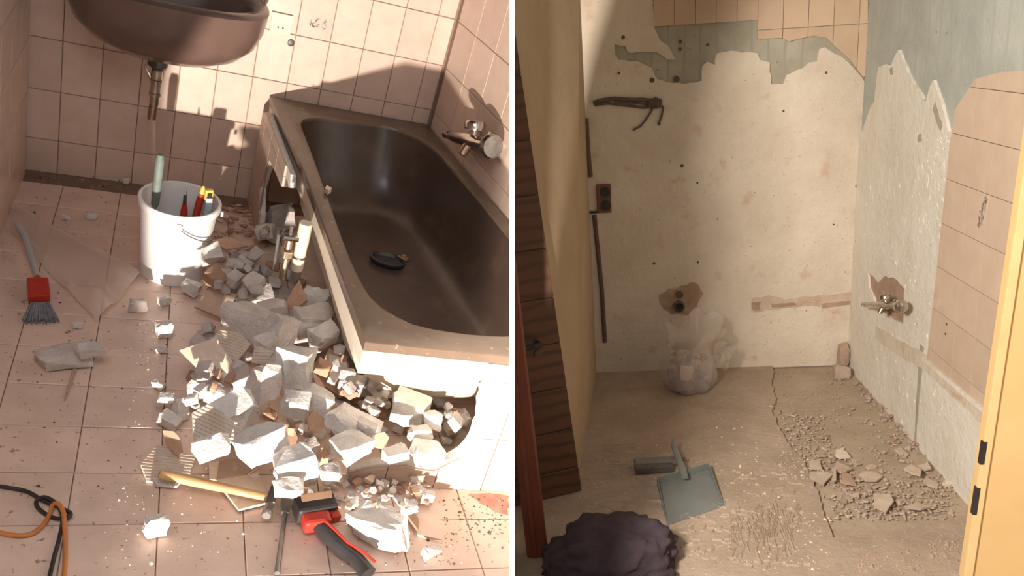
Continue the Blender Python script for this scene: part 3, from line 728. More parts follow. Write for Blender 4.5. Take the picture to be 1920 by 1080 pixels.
# main chunks, far to near:  (u, v, width px, height px, material, label)
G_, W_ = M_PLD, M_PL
big = [
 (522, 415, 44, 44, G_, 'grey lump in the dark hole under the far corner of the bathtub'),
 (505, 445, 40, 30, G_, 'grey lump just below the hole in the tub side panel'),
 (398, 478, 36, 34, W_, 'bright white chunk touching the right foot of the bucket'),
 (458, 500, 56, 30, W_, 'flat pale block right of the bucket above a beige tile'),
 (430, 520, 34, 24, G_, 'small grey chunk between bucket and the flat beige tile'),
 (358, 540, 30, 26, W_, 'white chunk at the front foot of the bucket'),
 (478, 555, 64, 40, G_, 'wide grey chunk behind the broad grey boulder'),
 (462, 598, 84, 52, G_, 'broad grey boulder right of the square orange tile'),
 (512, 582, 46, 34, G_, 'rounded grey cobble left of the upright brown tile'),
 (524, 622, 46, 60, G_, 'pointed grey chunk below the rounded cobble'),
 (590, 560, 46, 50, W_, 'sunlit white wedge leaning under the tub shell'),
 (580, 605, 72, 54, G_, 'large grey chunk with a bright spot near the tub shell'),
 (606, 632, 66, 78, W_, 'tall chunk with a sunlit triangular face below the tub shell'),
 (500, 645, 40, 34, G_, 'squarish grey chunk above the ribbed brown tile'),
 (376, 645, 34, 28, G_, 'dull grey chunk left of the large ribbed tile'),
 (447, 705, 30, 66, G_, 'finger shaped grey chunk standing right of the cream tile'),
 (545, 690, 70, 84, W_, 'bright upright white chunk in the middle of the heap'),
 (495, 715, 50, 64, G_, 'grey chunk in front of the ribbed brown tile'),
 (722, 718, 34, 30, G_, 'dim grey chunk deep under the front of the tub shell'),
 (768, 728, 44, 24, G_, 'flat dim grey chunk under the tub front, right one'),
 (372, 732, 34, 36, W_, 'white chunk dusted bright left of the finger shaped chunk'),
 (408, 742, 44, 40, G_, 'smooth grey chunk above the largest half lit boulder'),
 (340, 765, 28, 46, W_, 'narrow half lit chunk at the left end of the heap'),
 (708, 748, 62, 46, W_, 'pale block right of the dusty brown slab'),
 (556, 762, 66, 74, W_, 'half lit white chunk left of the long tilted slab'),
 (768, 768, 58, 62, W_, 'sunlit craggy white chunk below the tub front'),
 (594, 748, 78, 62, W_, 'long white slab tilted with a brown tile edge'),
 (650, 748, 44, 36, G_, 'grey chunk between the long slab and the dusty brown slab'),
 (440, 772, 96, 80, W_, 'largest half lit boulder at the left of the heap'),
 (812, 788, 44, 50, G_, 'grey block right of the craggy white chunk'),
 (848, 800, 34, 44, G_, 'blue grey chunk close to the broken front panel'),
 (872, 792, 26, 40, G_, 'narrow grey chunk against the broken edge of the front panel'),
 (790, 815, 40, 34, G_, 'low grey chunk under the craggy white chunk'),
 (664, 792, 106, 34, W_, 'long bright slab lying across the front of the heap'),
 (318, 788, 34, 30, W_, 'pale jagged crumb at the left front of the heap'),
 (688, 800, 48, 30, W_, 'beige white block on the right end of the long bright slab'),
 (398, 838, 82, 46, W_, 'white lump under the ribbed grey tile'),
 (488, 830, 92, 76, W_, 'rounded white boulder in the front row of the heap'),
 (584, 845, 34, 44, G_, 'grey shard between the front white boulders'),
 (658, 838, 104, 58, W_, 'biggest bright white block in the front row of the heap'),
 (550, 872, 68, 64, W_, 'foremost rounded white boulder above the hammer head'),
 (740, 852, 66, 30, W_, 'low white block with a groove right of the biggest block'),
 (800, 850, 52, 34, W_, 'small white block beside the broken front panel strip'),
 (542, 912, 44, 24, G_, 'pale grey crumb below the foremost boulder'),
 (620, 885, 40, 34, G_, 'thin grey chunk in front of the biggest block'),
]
sh = [
 (462, 522, 62, 34, M_TG, 'flat beige tile piece right of the bucket', 0, dict(pitch=.15)),
 (430, 457, 62, 30, M_TC, 'brown tile piece lying behind the white chunk at the bucket', 0, dict(pitch=.2, yaw=.2)),
 (406, 566, 80, 62, M_TC, 'square orange beige tile piece tilted on the heap', 0, dict(pitch=.45, roll=-.15, yaw=.25, poly=[(-.5, -.05), (-.05, .5), (.5, .1), (.0, -.55)], glaze=True)),
 (545, 566, 46, 70, M_TC, 'upright brown tile piece leaning by the tub shell', 0, dict(pitch=1.1, yaw=-.3)),
 (428, 648, 84, 78, M_RIB, 'large cream tile with ribbed back on top of the heap', 0, dict(pitch=.35, roll=.1, yaw=-.3, rib=True, poly=[(-.5, -.2), (-.35, .35), (.1, .5), (.5, .25), (.35, -.45)])),
 (392, 676, 104, 84, M_TG, 'sunlit cream triangular tile piece in front of the large ribbed tile', 0, dict(pitch=.65, roll=-.05, yaw=-.25, poly=[(-.5, .1), (.02, .5), (.5, -.1), (.3, -.45), (-.05, -.3)])),
 (494, 668, 54, 44, M_RIB, 'small ribbed brown tile behind the bright upright chunk', 0, dict(pitch=.7, rib=True, poly=[(-.5, -.4), (-.4, .5), (.5, .3), (.4, -.5)])),
 (632, 704, 92, 84, M_TC, 'dusty brown slab with rough patches near the tub front', 0, dict(pitch=.55, roll=.35, yaw=-.5, t=.03, poly=[(-.5, .4), (-.1, .5), (.5, -.1), (.35, -.4), (-.3, -.45)])),
 (612, 742, 92, 18, M_TC, 'brown tile edge stuck on the long tilted slab', 0, dict(pitch=.5, roll=.5, yaw=-.9)),
 (540, 818, 46, 52, M_TC, 'terracotta tile chip in the front of the heap', 0, dict(pitch=.7, roll=.2, yaw=.5)),
 (588, 792, 30, 40, M_TC, 'terracotta splinter below the long tilted slab', 0, dict(pitch=.9, yaw=.2)),
 (604, 858, 26, 44, M_TC, 'narrow terracotta splinter left of the biggest white block', 0, dict(pitch=1.2, yaw=.3)),
 (714, 828, 36, 32, M_TG, 'peach tile chip on top of the low grooved block', 0, dict(pitch=.5, yaw=.2)),
 (400, 803, 84, 70, M_RIB, 'grey ribbed tile resting on a white lump', 0, dict(pitch=.45, roll=.25, yaw=-.35, rib=True, poly=[(-.5, .1), (-.3, .5), (.5, .3), (.4, -.4), (-.2, -.5)])),
 (326, 828, 62, 26, M_TC, 'long brown tile edge at the left front of the heap', 0, dict(pitch=.6, roll=.5, yaw=-.9)),
 (314, 872, 90, 88, M_RIB, 'brown ribbed tile under the end of the hammer handle', 0, dict(pitch=.10, yaw=-.15, rib=True, poly=[(-.5, -.1), (-.3, .5), (.5, .3), (.45, -.3), (-.3, -.5)])),
 (310, 905, 62, 22, M_PL, 'pale broken tile strip below the hammer handle', 0, dict(pitch=.05, yaw=-.15)),
 (446, 880, 108, 64, M_TG, 'beige tile piece behind the hammer handle', 0, dict(pitch=.08, yaw=.15, poly=[(-.5, -.3), (-.45, .3), (.3, .5), (.5, .2), (-.1, -.5)])),
 (456, 922, 96, 90, M_TG, 'beige triangular tile piece under the hammer', 0, dict(pitch=.03, yaw=0, poly=[(-.5, .3), (.3, .5), (.5, -.3), (-.1, -.5)])),
 (808, 988, 62, 66, M_FT, 'loose pinkish floor tile piece right of the large white stone', 0, dict(poly=[(-.35, .5), (.25, .45), (.5, -.1), (.2, -.5), (-.5, -.3)])),
 (774, 972, 22, 60, M_TC, 'narrow brown tile strip beside the loose pinkish piece', 0, dict(yaw=.2)),
 (786, 930, 24, 36, M_TG, 'oval beige tile chip near the front panel', 0, dict(pitch=.3)),
]
for k, (u, v, a_, b_, m_, lab, _, kw) in enumerate(sh):
    if v > 860: shard(u, v, a_, b_, m_, lab, 200 + k, **kw)       # those lying on the floor come first
order = sorted([(q_[1] + .25 * q_[3], 0, k) for k, q_ in enumerate(big)] + [(q_[1] + .25 * q_[3] + 6, 1, k) for k, q_ in enumerate(sh) if q_[1] <= 860])
for _, kind, k in order:                                       # then the heap, far to near
    if kind == 0: u, v, a_, b_, m_, lab = big[k]; chunk(u, v, a_, b_, m_, lab, 50 + k, drop=(u, v) in ((522, 415), (505, 445), (722, 718), (768, 728), (708, 748), (650, 748)))
    else: u, v, a_, b_, m_, lab, _, kw = sh[k]; shard(u, v, a_, b_, m_, lab, 200 + k, **kw)
rr = random.Random(3); n = 0; tries = 0
L_FILL = 'small angular lump of grey plaster between the larger chunks of the rubble heap'
while n < 200 and tries < 1600:
    tries += 1; u, v = rr.uniform(330, 890), rr.uniform(420, 880)
    if not inside(heap, u, v): continue
    s_ = px_size(u, v, rr.uniform(14, 38)); bm = chunk_bm((s_ * rr.uniform(.8, 1.3), s_ * rr.uniform(.7, 1.1), s_ * rr.uniform(.5, .9)), 1000 + tries, 1); Rm = rotr(tries, .6)
    p_ = settle(bm, Rm, u, v, start=.45)
    if p_.z > .17: bm.free(); TREES.pop(); continue
    tag(link('plaster_lump', bm, rr.choice((M_PLD, M_PLD, M_PLD, M_PL, M_TC)), mw=Matrix.Translation(p_) @ Rm.to_4x4()), L_FILL, 'rubble', 'small lumps of the rubble heap'); n += 1
floor_ch = [(120, 668, 82, 34, 'large flat grey stone alone on the left floor tiles', M_PLD), (170, 656, 42, 22, 'smaller grey stone beside the large flat grey stone', M_PLD), (257, 572, 30, 26, 'grey triangular stone in front of the bucket', M_PLD),
 (309, 618, 30, 28, 'half white stone left of the heap below the bucket', M_PL), (710, 985, 106, 62, 'large white faceted stone on the floor right of the power tool', M_PL), (293, 986, 44, 40, 'white plaster chip on the floor below the hammer', M_PL),
 (801, 932, 26, 28, 'grey chip beside the oval beige tile chip', M_PLD), (768, 952, 28, 22, 'grey chip in front of the oval beige tile chip', M_PLD), (808, 1034, 34, 18, 'pale crumb at the bottom edge right of the large white stone', M_PL),
 (173, 406, 18, 12, 'white crumb on the back floor left of the bucket', M_PL), (124, 408, 14, 9, 'white crumb on the back floor, nearest the plastic film', M_PL), (145, 610, 18, 10, 'white crumb beside the grey bristles', M_PL), (297, 722, 22, 14, 'white and brown crumb left of the heap, upper one', M_PL), (310, 745, 26, 16, 'white and brown crumb left of the heap, lower one', M_PL), (308, 564, 22, 16, 'pale crumb in front of the bucket and right of the triangular stone', M_PL), (237, 340, 12, 10, 'white crumb at the foot of the back wall', M_PL), (302, 655, 20, 12, 'brown and white crumb left of the cream triangular tile', M_PL)]
for k, (u, v, a_, b_, lab, m_) in enumerate(floor_ch): chunk(u, v, a_, b_, m_, lab, 400 + k, 'plaster_stone', tilt=.12, depth=px_size(u, v, a_) * .6)
# small chips along the foot of the front panel
L_CH = 'small tile or plaster chip scattered on the floor before the broken front panel'
for k in range(64):
    u, v = rr.uniform(570, 800), rr.uniform(896, 950)
    w_ = rr.uniform(.015, .042); bm, _ = shard_bm(w_, w_ * rr.uniform(.5, .9), rr.uniform(.005, .012), 700 + k); Rm = Euler((rr.uniform(-.3, .3), rr.uniform(-.3, .3), rr.uniform(0, 6))).to_matrix()
    p_ = settle(bm, Rm, u, v, start=.15)
    tag(link('floor_chip', bm, rr.choice((M_TG, M_PL, M_PLD, M_TC, M_PLD)), mw=Matrix.Translation(p_) @ Rm.to_4x4()), L_CH, 'rubble', 'chips before the front panel')
# dust crumbs nobody could count
def crumbs(name, label, spots, seed, m, room='L', sz=(.0015, .005)):
    r_ = random.Random(seed); mb = MB(); fu = fL if room == 'L' else fR
    for (u0, u1, v0, v1, n_) in spots:
        for _ in range(n_):
            p_ = fu(r_.uniform(u0, u1), r_.uniform(v0, v1))
            if room == 'R' and (p_.x > -.03 or p_.y > -.02): continue
            s = r_.uniform(*sz) * (1 if r_.random() < .85 else 1.8); a_ = r_.uniform(0, 6.28)
            b = [p_ + Vector((s * r_.uniform(.6, 1.2) * math.cos(a_ + q_ * 1.57), s * r_.uniform(.6, 1.2) * math.sin(a_ + q_ * 1.57), .0003)) for q_ in range(4)]
            mb.add(b + [p_ + Vector((0, 0, s * .9))], [(0, 1, 4), (1, 2, 4), (2, 3, 4), (3, 0, 4), (3, 2, 1, 0)])
    o = mb.build(name, m, room=room); return tag(o, label, 'dust', kind='stuff')
crumbs('plaster_crumbs', 'white plaster crumbs sprinkled over the floor tiles around the heap', [(230, 330, 600, 800, 90), (190, 480, 900, 1060, 70), (60, 230, 330, 420, 30), (640, 900, 930, 1060, 40), (90, 250, 560, 760, 30), (300, 420, 700, 900, 50)], 8, M_PL, sz=(.001, .0036))
crumbs('dirt_crumbs', 'dark dirt crumbs scattered on the floor tiles', [(830, 945, 930, 1030, 110), (740, 860, 1000, 1060, 40), (60, 260, 325, 350, 50), (60, 240, 350, 640, 30), (60, 400, 600, 1000, 40)], 9, M_DIRT, sz=(.0015, .0045))
st = [fL(u, v, .0012) for u, v in [(878, 928), (905, 925), (955, 930), (953, 965), (925, 958), (900, 944)]]
o = MB().prism(jag([q_.to_2d().to_3d() + Vector((0, 0, .0004)) for q_ in st] and [Vector((q_.x, q_.y)) for q_ in st], .02, .006) and [Vector((q_.x, q_.y, .0004)) for q_ in jag([Vector((s_.x, s_.y)) for s_ in st], .02, .006)], (0, 0, .0006)).build('red_stain', M_STAIN, clip=True)
tag(o, 'red stain on the floor tiles below the front panel', 'stain')
a_, b_ = fL(140, 692, .01), fL(121, 752, .004)
tag(MB().tube([a_, a_.lerp(b_, .5), b_], [.006, .0045, .002], 6, .6).build('wood_splinter', M_TC), 'thin brown splinter on the floor below the large flat stone', 'splinter')

# ---------------- hammer
ha, hb_ = fL(298, 888, .050), fL(512, 935, .040)
hm = thing('hammer', 'hammer with pale wooden handle lying on broken tiles', 'hammer', ha, frame(hb_ - ha, (0, 0, 1))); L_ = (hb_ - ha).length
MB().loft([[Vector((x, a * math.cos(6.2832 * k / 14), b * math.sin(6.2832 * k / 14))) for k in range(14)] for x, a, b in ((0, .010, .008), (.004, .0155, .012), (L_ * .3, .0165, .013), (L_ * .62, .0145, .011), (L_ * .95, .0125, .009), (L_, .0115, .009))]).build('handle', M_WOOD, hm, smooth=40)
MB().box((L_ - .004, 0, 0), (.026, .05, .025)).build('head', M_DST, hm, bevel=.004)
MB().lathe([(.0125, -.025), (.011, -.045), (.0145, -.05), (.0145, -.066), (.012, -.069)], 16, (L_ - .004, 0, 0), 'y').build('face', M_STEEL, hm, smooth=40)
MB().add([Vector((L_ - .004 + sx * (.012 if y < .04 else .010), y, sz * (.012 if y < .04 else .002))) for y in (.024, .085) for sz in (-1, 1) for sx in (-1, 1)], [(0, 2, 3, 1), (4, 5, 7, 6), (0, 1, 5, 4), (2, 6, 7, 3), (0, 4, 6, 2), (1, 3, 7, 5)]).build('peen', M_DST, hm)
# ---------------- spade chisel
c0, c1 = fL(538, 936, .016), fL(519, 1078, .014)
ch = thing('spade_chisel', 'flat steel chisel lying between hammer head and red power tool', 'chisel', c0, frame(c1 - c0)); L_ = (c1 - c0).length
def rect(x, a, b): return [Vector((x, -a, -b)), Vector((x, a, -b)), Vector((x, a, b)), Vector((x, -a, b))]
MB().loft([rect(0, .017, .0015), rect(.03, .0165, .003), rect(.055, .009, .006)]).build('blade', M_STEEL, ch)
MB().tube([(.05, 0, 0), (.09, 0, 0), (L_ * .98, 0, 0)], [.008, .0065, .0075], 10).build('shaft', M_STEEL, ch, smooth=40)
# ---------------- cordless power tool
pt0 = fL(592, 985); ang = math.atan2((fL(640, 1060) - fL(590, 985)).y, (fL(640, 1060) - fL(590, 985)).x)
pw = thing('power_tool', 'red and black cordless power tool lying on the floor tiles', 'power tool', pt0, rz(.05))
bat = MB().box((-.005, .030, .040), (.118, .060, .052), rz(.14)).build('battery', M_BLK, pw, bevel=.010)
MB().box((-.003, .045, .069), (.090, .022, .006), rz(.14) @ Matrix.Rotation(.5, 3, 'X')).build('rating_plate', M_GOLD, bat, bevel=.002)
MB().box((-.008, -.018, .036), (.078, .048, .044), rz(.10)).build('housing', M_RED, pw, bevel=.011)
MB().box((.045, .010, .034), (.030, .055, .030), rz(.2)).build('side_shell', M_RED, pw, bevel=.008)
he = Vector((.085, -.155, .026))
grp = MB().tube([(-.004, -.03, .034), (.020, -.072, .033), (.048, -.115, .03), he, he + Vector((.02, -.05, 0))], [.020, .023, .022, .021, .024], 14, .9).build('grip', M_BLK, pw, smooth=50)
MB().tube([(.012, -.038, .055), (.036, -.075, .054), (.060, -.112, .050), he + Vector((.012, .01, .022)), he + Vector((.04, -.03, .022))], .0042, 8).build('stripe', M_RED, grp, smooth=50)
# ---------------- cords
def cord(name, label, pts, r, m):
    P_ = [fL(u, v, z) for u, v, z in pts]; out = []
    for i in range(len(P_) - 1):
        p0_, p1_, p2_, p3_ = P_[max(i - 1, 0)], P_[i], P_[i + 1], P_[min(i + 2, len(P_) - 1)]
        for k in range(6):
            t = k / 6; out.append(.5 * ((2 * p1_) + (p2_ - p0_) * t + (2 * p0_ - 5 * p1_ + 4 * p2_ - p3_) * t * t + (3 * p1_ - p0_ - 3 * p2_ + p3_) * t ** 3))
    out.append(P_[-1]); return tag(MB().tube(out, r, 10).build(name, m, smooth=60), label, 'cable')
cord('black_cable', 'black cable with a loop at the lower left of the tiled floor', [(-30, 908, .006), (20, 915, .006), (52, 922, .007), (80, 938, .012), (108, 950, .02), (132, 962, .02), (124, 972, .014), (98, 970, .008), (74, 955, .007), (68, 940, .008), (84, 932, .02), (106, 945, .03), (117, 970, .022), (112, 1005, .009), (102, 1042, .006), (92, 1085, .006)], .0052, M_BLK)
cord('orange_cable', 'orange cable threaded through the black cable loop', [(-30, 990, .006), (20, 1003, .006), (56, 1002, .007), (80, 985, .009), (94, 962, .014), (98, 948, .026), (108, 944, .036), (118, 958, .034), (121, 985, .022), (122, 1015, .008), (122, 1050, .006), (120, 1085, .006)], .0058, M_ORG)

# ================================================================== STRIPPED ROOM
W = 1.53
bR2 = lambda u, v: Vector(((q_ := bR(u, v)).x, q_.z))
wR2 = lambda u, v: Vector(((q_ := wR(u, v)).y, q_.z))
def on_back(P_, y0, t): return MB().prism([Vector((a.x, y0, a.y)) for a in P_], (0, -t, 0))
def on_right(P_, x0, t): return MB().prism([Vector((x0, a.x, a.y)) for a in P_], (-t, 0, 0))
floor2 = struct(MB().box((-.85, -1.75, -.043), (3.6, 4.0, .05)).build('floor', M_SCR, room='R', clip=True), 'bare dusty screed floor of the stripped bathroom')
pit = [(1450, 690), (1447, 722), (1456, 746), (1447, 768), (1456, 792), (1480, 832), (1510, 868), (1527, 905), (1545, 960), (1562, 1008), (1620, 1003), (1700, 990), (1770, 978), (1818, 966)]
pe = jag([fR(u, v).to_2d() for u, v in pit], .03, .008, (len(pit) - 1,))
n_edge = len(pe)
bed = pe + [Vector((.5, -1.72)), Vector((.5, -3.6)), Vector((-2.6, -3.6)), Vector((-2.6, .06)), Vector((pe[0].x, .06))]
MB().prism([Vector((q_.x, q_.y, -.018)) for q_ in bed], (0, 0, .018)).build('adhesive_bed', M_ADH, parent=floor2, room='R', clip=True)
wb2 = struct(MB().box((-.85, .04, 1.15), (2.2, .08, 2.4)).build('wall_back', M_CONC, room='R', clip=True), 'stripped plaster back wall with grey patches along its top')
top_px = [(1625, 200), (1617, 147), (1600, 128), (1575, 105), (1545, 88), (1535, 92), (1530, 115), (1515, 117), (1505, 127), (1474, 140), (1467, 158), (1445, 158), (1443, 117), (1424, 112), (1420, 100), (1369, 95), (1343, 100), (1340, 122), (1326, 115), (1316, 124), (1315, 151), (1283, 157), (1249, 153), (1232, 148), (1222, 127), (1196, 115), (1160, 112), (1152, 100), (1152, 83), (1172, 86), (1177, 98), (1232, 98), (1251, 112), (1266, 112), (1252, 85), (1237, 76), (1227, 54), (1222, -30)]
tp = [bR2(u, v) for u, v in top_px]
pl = [Vector((.0, -.01))] + jag(tp, .03, .005, (len(tp) - 1,)) + [Vector((-W - .03, tp[-1].y + .02)), Vector((-W - .03, -.01))]
on_back(pl, 0, .012).build('plaster_layer', M_PW, parent=wb2)
# tiles left at the top of the back wall
tpx = [(1624, 136), (1617, 145), (1605, 130), (1590, 110), (1565, 88), (1548, 71), (1525, 67), (1495, 73), (1478, 78), (1465, 71), (1420, 73), (1416, -60), (1626, -60)]
tpoly = [bR2(u, v) for u, v in tpx]; zj = bR2(1500, 52).y
for k in range(6):
    xa, xb = bR2(1419 + 47.3 * k, 60).x, bR2(1419 + 47.3 * (k + 1), 60).x
    for za, zb in ((zj - .35, zj - .002), (zj + .002, zj + .198), (zj + .202, zj + .40)):
        cp = clip_poly(tpoly, xa + .0015, xb - .0015, za, zb)
        if len(cp) > 2: on_back(cp, -.004, .014).build('tile', M_TRO, parent=wb2)
# a strip of tiles along the very top, left of the grey patches
for k in range(5):
    xa, xb = bR2(1225 + 39 * k, 30).x, bR2(1225 + 39 * (k + 1), 30).x
    on_back([Vector((xa + .001, bR2(1300, 45).y)), Vector((xb - .001, bR2(1300, 45).y)), Vector((xb - .001, 2.25)), Vector((xa + .001, 2.25))], -.002, .012).build('tile', M_TRO, parent=wb2)
def patch(px, at, place, m, name, parent, t, off, amp=.006, seg=.025):
    return place(jag([at(u, v) for u, v in px], seg, amp), off, t).build(name, m, parent=parent)
# rough stains and knocked out places on the back wall (real relief on the plaster)
patch([(1408, 560), (1440, 552), (1470, 560), (1500, 556), (1560, 552), (1598, 545), (1600, 566), (1560, 574), (1510, 572), (1460, 578), (1412, 584)], bR2, on_back, mat('rough_render', (.62, .49, .37), (.52, .37, .27), 20, 6, rough=.95, bump=.7, bscale=60), 'rough_band', wb2, .004, -.0115)
patch([(1408, 566), (1425, 564), (1424, 580), (1409, 580)], bR2, on_back, M_BRK, 'brick_patch', wb2, .003, -.0145)
patch([(1445, 568), (1490, 566), (1491, 572), (1446, 575)], bR2, on_back, M_BRK, 'brick_patch', wb2, .0025, -.0145, .003)
patch([(1540, 568), (1596, 562), (1597, 569), (1541, 576)], bR2, on_back, M_BRK, 'brick_patch', wb2, .0025, -.0145, .003)
patch([(1236, 552), (1262, 540), (1302, 528), (1318, 548), (1305, 575), (1288, 590), (1258, 588), (1240, 570)], bR2, on_back, M_BRK, 'brick_patch', wb2, .006, -.0115, .009)
hp = bR(1272, 572)
MB().lathe([(.030, -.002), (.034, .0), (.034, -.030), (.026, -.032), (.024, -.004)], 20, (hp.x, -.010, hp.z), 'y').build('waste_pipe_stub', M_WIRE, parent=wb2, smooth=40)
MB().lathe([(.023, -.0), (.022, -.006)], 20, (hp.x, -.012, hp.z), 'y').build('pipe_opening', M_BLK, parent=wb2)
hp = bR(1270, 550); MB().lathe([(.020, .0), (.022, -.018), (.012, -.022)], 14, (hp.x + .01, -.012, hp.z), 'y').build('water_stub', M_WIRE, parent=wb2, smooth=40)
rr = random.Random(21)
for (u, v, r_) in [(1222, 150, .012), (1268, 148, .014), (1275, 78, .008), (1275, 92, .008), (1226, 493, .007), (1308, 491, .006), (1605, 348, .007), (1326, 84, .007), (1168, 70, .009), (1160, 137, .006), (1468, 208, .005), (1548, 136, .006), (1307, 342, .005), (1278, 310, .008), (1345, 410, .004), (1562, 420, .004)]:
    hp = bR(u, v); MB().lathe([(r_ * 1.25, 0), (r_, -.003), (r_ * .8, -.0015)], 12, (hp.x, -.0122, hp.z), 'y').build('plug_hole', M_WIRE, parent=wb2)
def wall_rough(name, at3, n, spots, seed, m, nrm):
    r_ = random.Random(seed); mb = MB(); nrm = Vector(nrm)
    for (u0, u1, v0, v1, n_, l_) in spots:
        for _ in range(n_):
            c_ = at3(r_.uniform(u0, u1), r_.uniform(v0, v1)); d_ = Vector((r_.uniform(-1, 1), 0, r_.uniform(-.35, .35))) if abs(nrm.y) > .5 else Vector((0, r_.uniform(-1, 1), r_.uniform(-.6, .6)))
            d_ = d_.normalized() * r_.uniform(.3, 1) * l_; e = nrm.cross(d_).normalized() * r_.uniform(.0018, .005)
            mb.add([c_ - d_, c_ - e + nrm * .0002, c_ + d_, c_ + e, c_ + nrm * r_.uniform(.0015, .004)], [(0, 1, 4), (1, 2, 4), (2, 3, 4), (3, 0, 4)])
    o = mb.build(name, m, parent=n, room='R'); o['kind'] = 'stuff'; return o
wall_rough('plaster_scars', lambda u, v: bR(u, v) + Vector((0, -.0118, 0)), wb2, [(1340, 1600, 180, 540, 260, .02), (1130, 1340, 180, 680, 200, .02), (1340, 1590, 590, 680, 40, .02), (1240, 1330, 525, 600, 60, .018)], 31, M_PW, (0, -1, 0))
# old wires in the wall
def wire(name, label, px, r, y=-.018, group=None, parent=None):
    P_ = [bR(u, v) + Vector((0, y, 0)) for u, v in px]
    o = MB().tube(P_, r, 7).build(name, M_WIRE, parent=parent, room='R', smooth=60)
    return o if parent is not None else tag(o, label, 'wire', group)
wbd = thing('wire_bundle', 'dark old cables with two loose tails on the left of the stripped wall', 'wire', (0, 0, 0), room='R')
wire('cable', None, [(1112, 192), (1130, 187), (1150, 184), (1180, 186), (1205, 186), (1232, 190)], .011, -.026, parent=wbd)
wire('cable', None, [(1114, 196), (1140, 193), (1175, 197), (1205, 201), (1230, 198)], .008, -.024, parent=wbd)
wire('cable', None, [(1150, 188), (1175, 191), (1210, 194), (1232, 195)], .006, -.024, parent=wbd)
wire('cable_tail', None, [(1226, 196), (1218, 212), (1208, 226), (1200, 236), (1186, 243)], .006, -.022, parent=wbd)
wire('cable_tail', None, [(1232, 192), (1243, 200), (1240, 216), (1235, 230)], .006, -.022, parent=wbd)
blob('knot', wbd, M_WIRE, bR(1226, 192) + Vector((0, -.034, 0)), (.040, .020, .028), 3, .3, 3, room='R')
blob('wire_end', wbd, M_WIRE, bR(1235, 231) + Vector((0, -.022, 0)), (.010, .010, .010), 5, .2, 3, room='R', sub=2)
wire('wall_conduit', 'dark vertical cable channel left of the old socket box', [(1098, 222), (1100, 262), (1103, 300), (1106, 330)], .017, -.022)
wire('wall_conduit', 'dim vertical cable channel below the old socket box', [(1114, 402), (1121, 470), (1128, 540), (1134, 640)], .014, -.014)
jb = bR(1132, 371)
jbx = thing('socket_box', 'open double socket box with dark holes in the stripped wall', 'socket', jb, room='R')
MB().box((0, -.018, 0), (.085, .020, .17)).build('box', mat('old_box', (.20, .085, .035), (.14, .06, .03), 20, rough=.7), jbx, bevel=.006)
for s in (-1, 1): MB().lathe([(.030, 0), (.030, -.004)], 18, (.008, -.0275, s * .040), 'y').build('opening', M_BLK, jbx)
MB().box((.008, -.030, .002), (.06, .004, .006)).build('bridge', M_WIRE, jbx)
MB().box((-.06, -.02, -.078), (.09, .012, .012)).build('bracket', M_BLK, jbx)

# right wall
wr2 = struct(MB().add([Vector((x, y, z)) for x in (0, .08) for z in (-.05, 2.4) for y in (.06, -2.9)], [(0, 2, 3, 1), (4, 5, 7, 6), (0, 1, 5, 4), (2, 6, 7, 3), (0, 4, 6, 2), (1, 3, 7, 5)]).build('wall_right', mat('grey_adhesive_cool', (.46, .47, .41), (.37, .38, .335), 5, 7, rough=.9, bump=.3, bscale=35, spots=[(28, .69, .74, (.29, .27, .24))], wave=('Y', 2.6, 1.5, (.40, .41, .36), .90, .99)), room='R'), 'right wall of the stripped bathroom with white plaster below grey')
rpx = [(1648, 150), (1652, 125), (1668, 120), (1676, 122), (1684, 102), (1690, 93), (1700, 118), (1712, 145), (1724, 165), (1736, 186), (1742, 190), (1749, 162), (1756, 150), (1768, 185), (1779, 225), (1784, 247), (1797, 243), (1793, 280), (1779, 410), (1765, 540), (1753, 668)]
rp = [wR2(u, v) for u, v in rpx]
low = [Vector((-1.145, .46)), Vector((-2.0, .47)), Vector((-2.0, -.02)), Vector((-.0, -.02)), Vector((-.012, 1.35)), wR2(1637, 200), wR2(1644, 190)]
hole = [(1632, 514), (1644, 520), (1652, 530), (1662, 519), (1682, 521), (1701, 541), (1700, 575), (1698, 612), (1684, 600), (1664, 588), (1650, 582), (1642, 556), (1634, 540)]
hp2 = [wR2(u, v) for u, v in hole]
outer_r = jag(rp, .03, .005, (len(rp) - 1,)) + low
# plaster with the hole cut round the tap: split along a level line through the hole
zc = .63; yl = min(q_.x for q_ in hp2); yr = max(q_.x for q_ in hp2)
def half(P_, keep_up):
    out = []
    for i in range(len(P_)):
        a, b = P_[i], P_[(i + 1) % len(P_)]; fa, fb = (a.y - zc) * (1 if keep_up else -1), (b.y - zc) * (1 if keep_up else -1)
        if fa >= 0: out.append(a)
        if (fa >= 0) != (fb >= 0): out.append(a + (b - a) * (fa / (fa - fb)))
    return out
def with_notch(P_, Hh):
    """insert hole boundary Hh (its cut ends on z = zc) into the cut edge of P_"""
    idx = [i for i in range(len(P_)) if abs(P_[i].y - zc) < 1e-6 and abs(P_[(i + 1) % len(P_)].y - zc) < 1e-6]
    i = idx[0]; a, b = P_[i], P_[(i + 1) % len(P_)]
    h = Hh[:]; ends = [k for k in range(len(h)) if abs(h[k].y - zc) < 1e-6]
    k = ends[0] if (abs(h[(ends[0] + 1) % len(h)].y - zc) > 1e-6) else ends[1]
    chain = h[k:] + h[:k]
    if (chain[0] - a).length > (chain[-1] - a).length: chain = chain[::-1]
    return P_[:i + 1] + chain + P_[i + 1:]
hj = jag(hp2, .03, .006)
try:
    for up in (True, False): on_right(with_notch(half(outer_r, up), half(hj, up)), 0, .014).build('plaster_layer', M_PW2, parent=wr2)
except Exception as ex:
    print('notch', ex); on_right(outer_r, 0, .014).build('plaster_layer', M_PW2, parent=wr2)
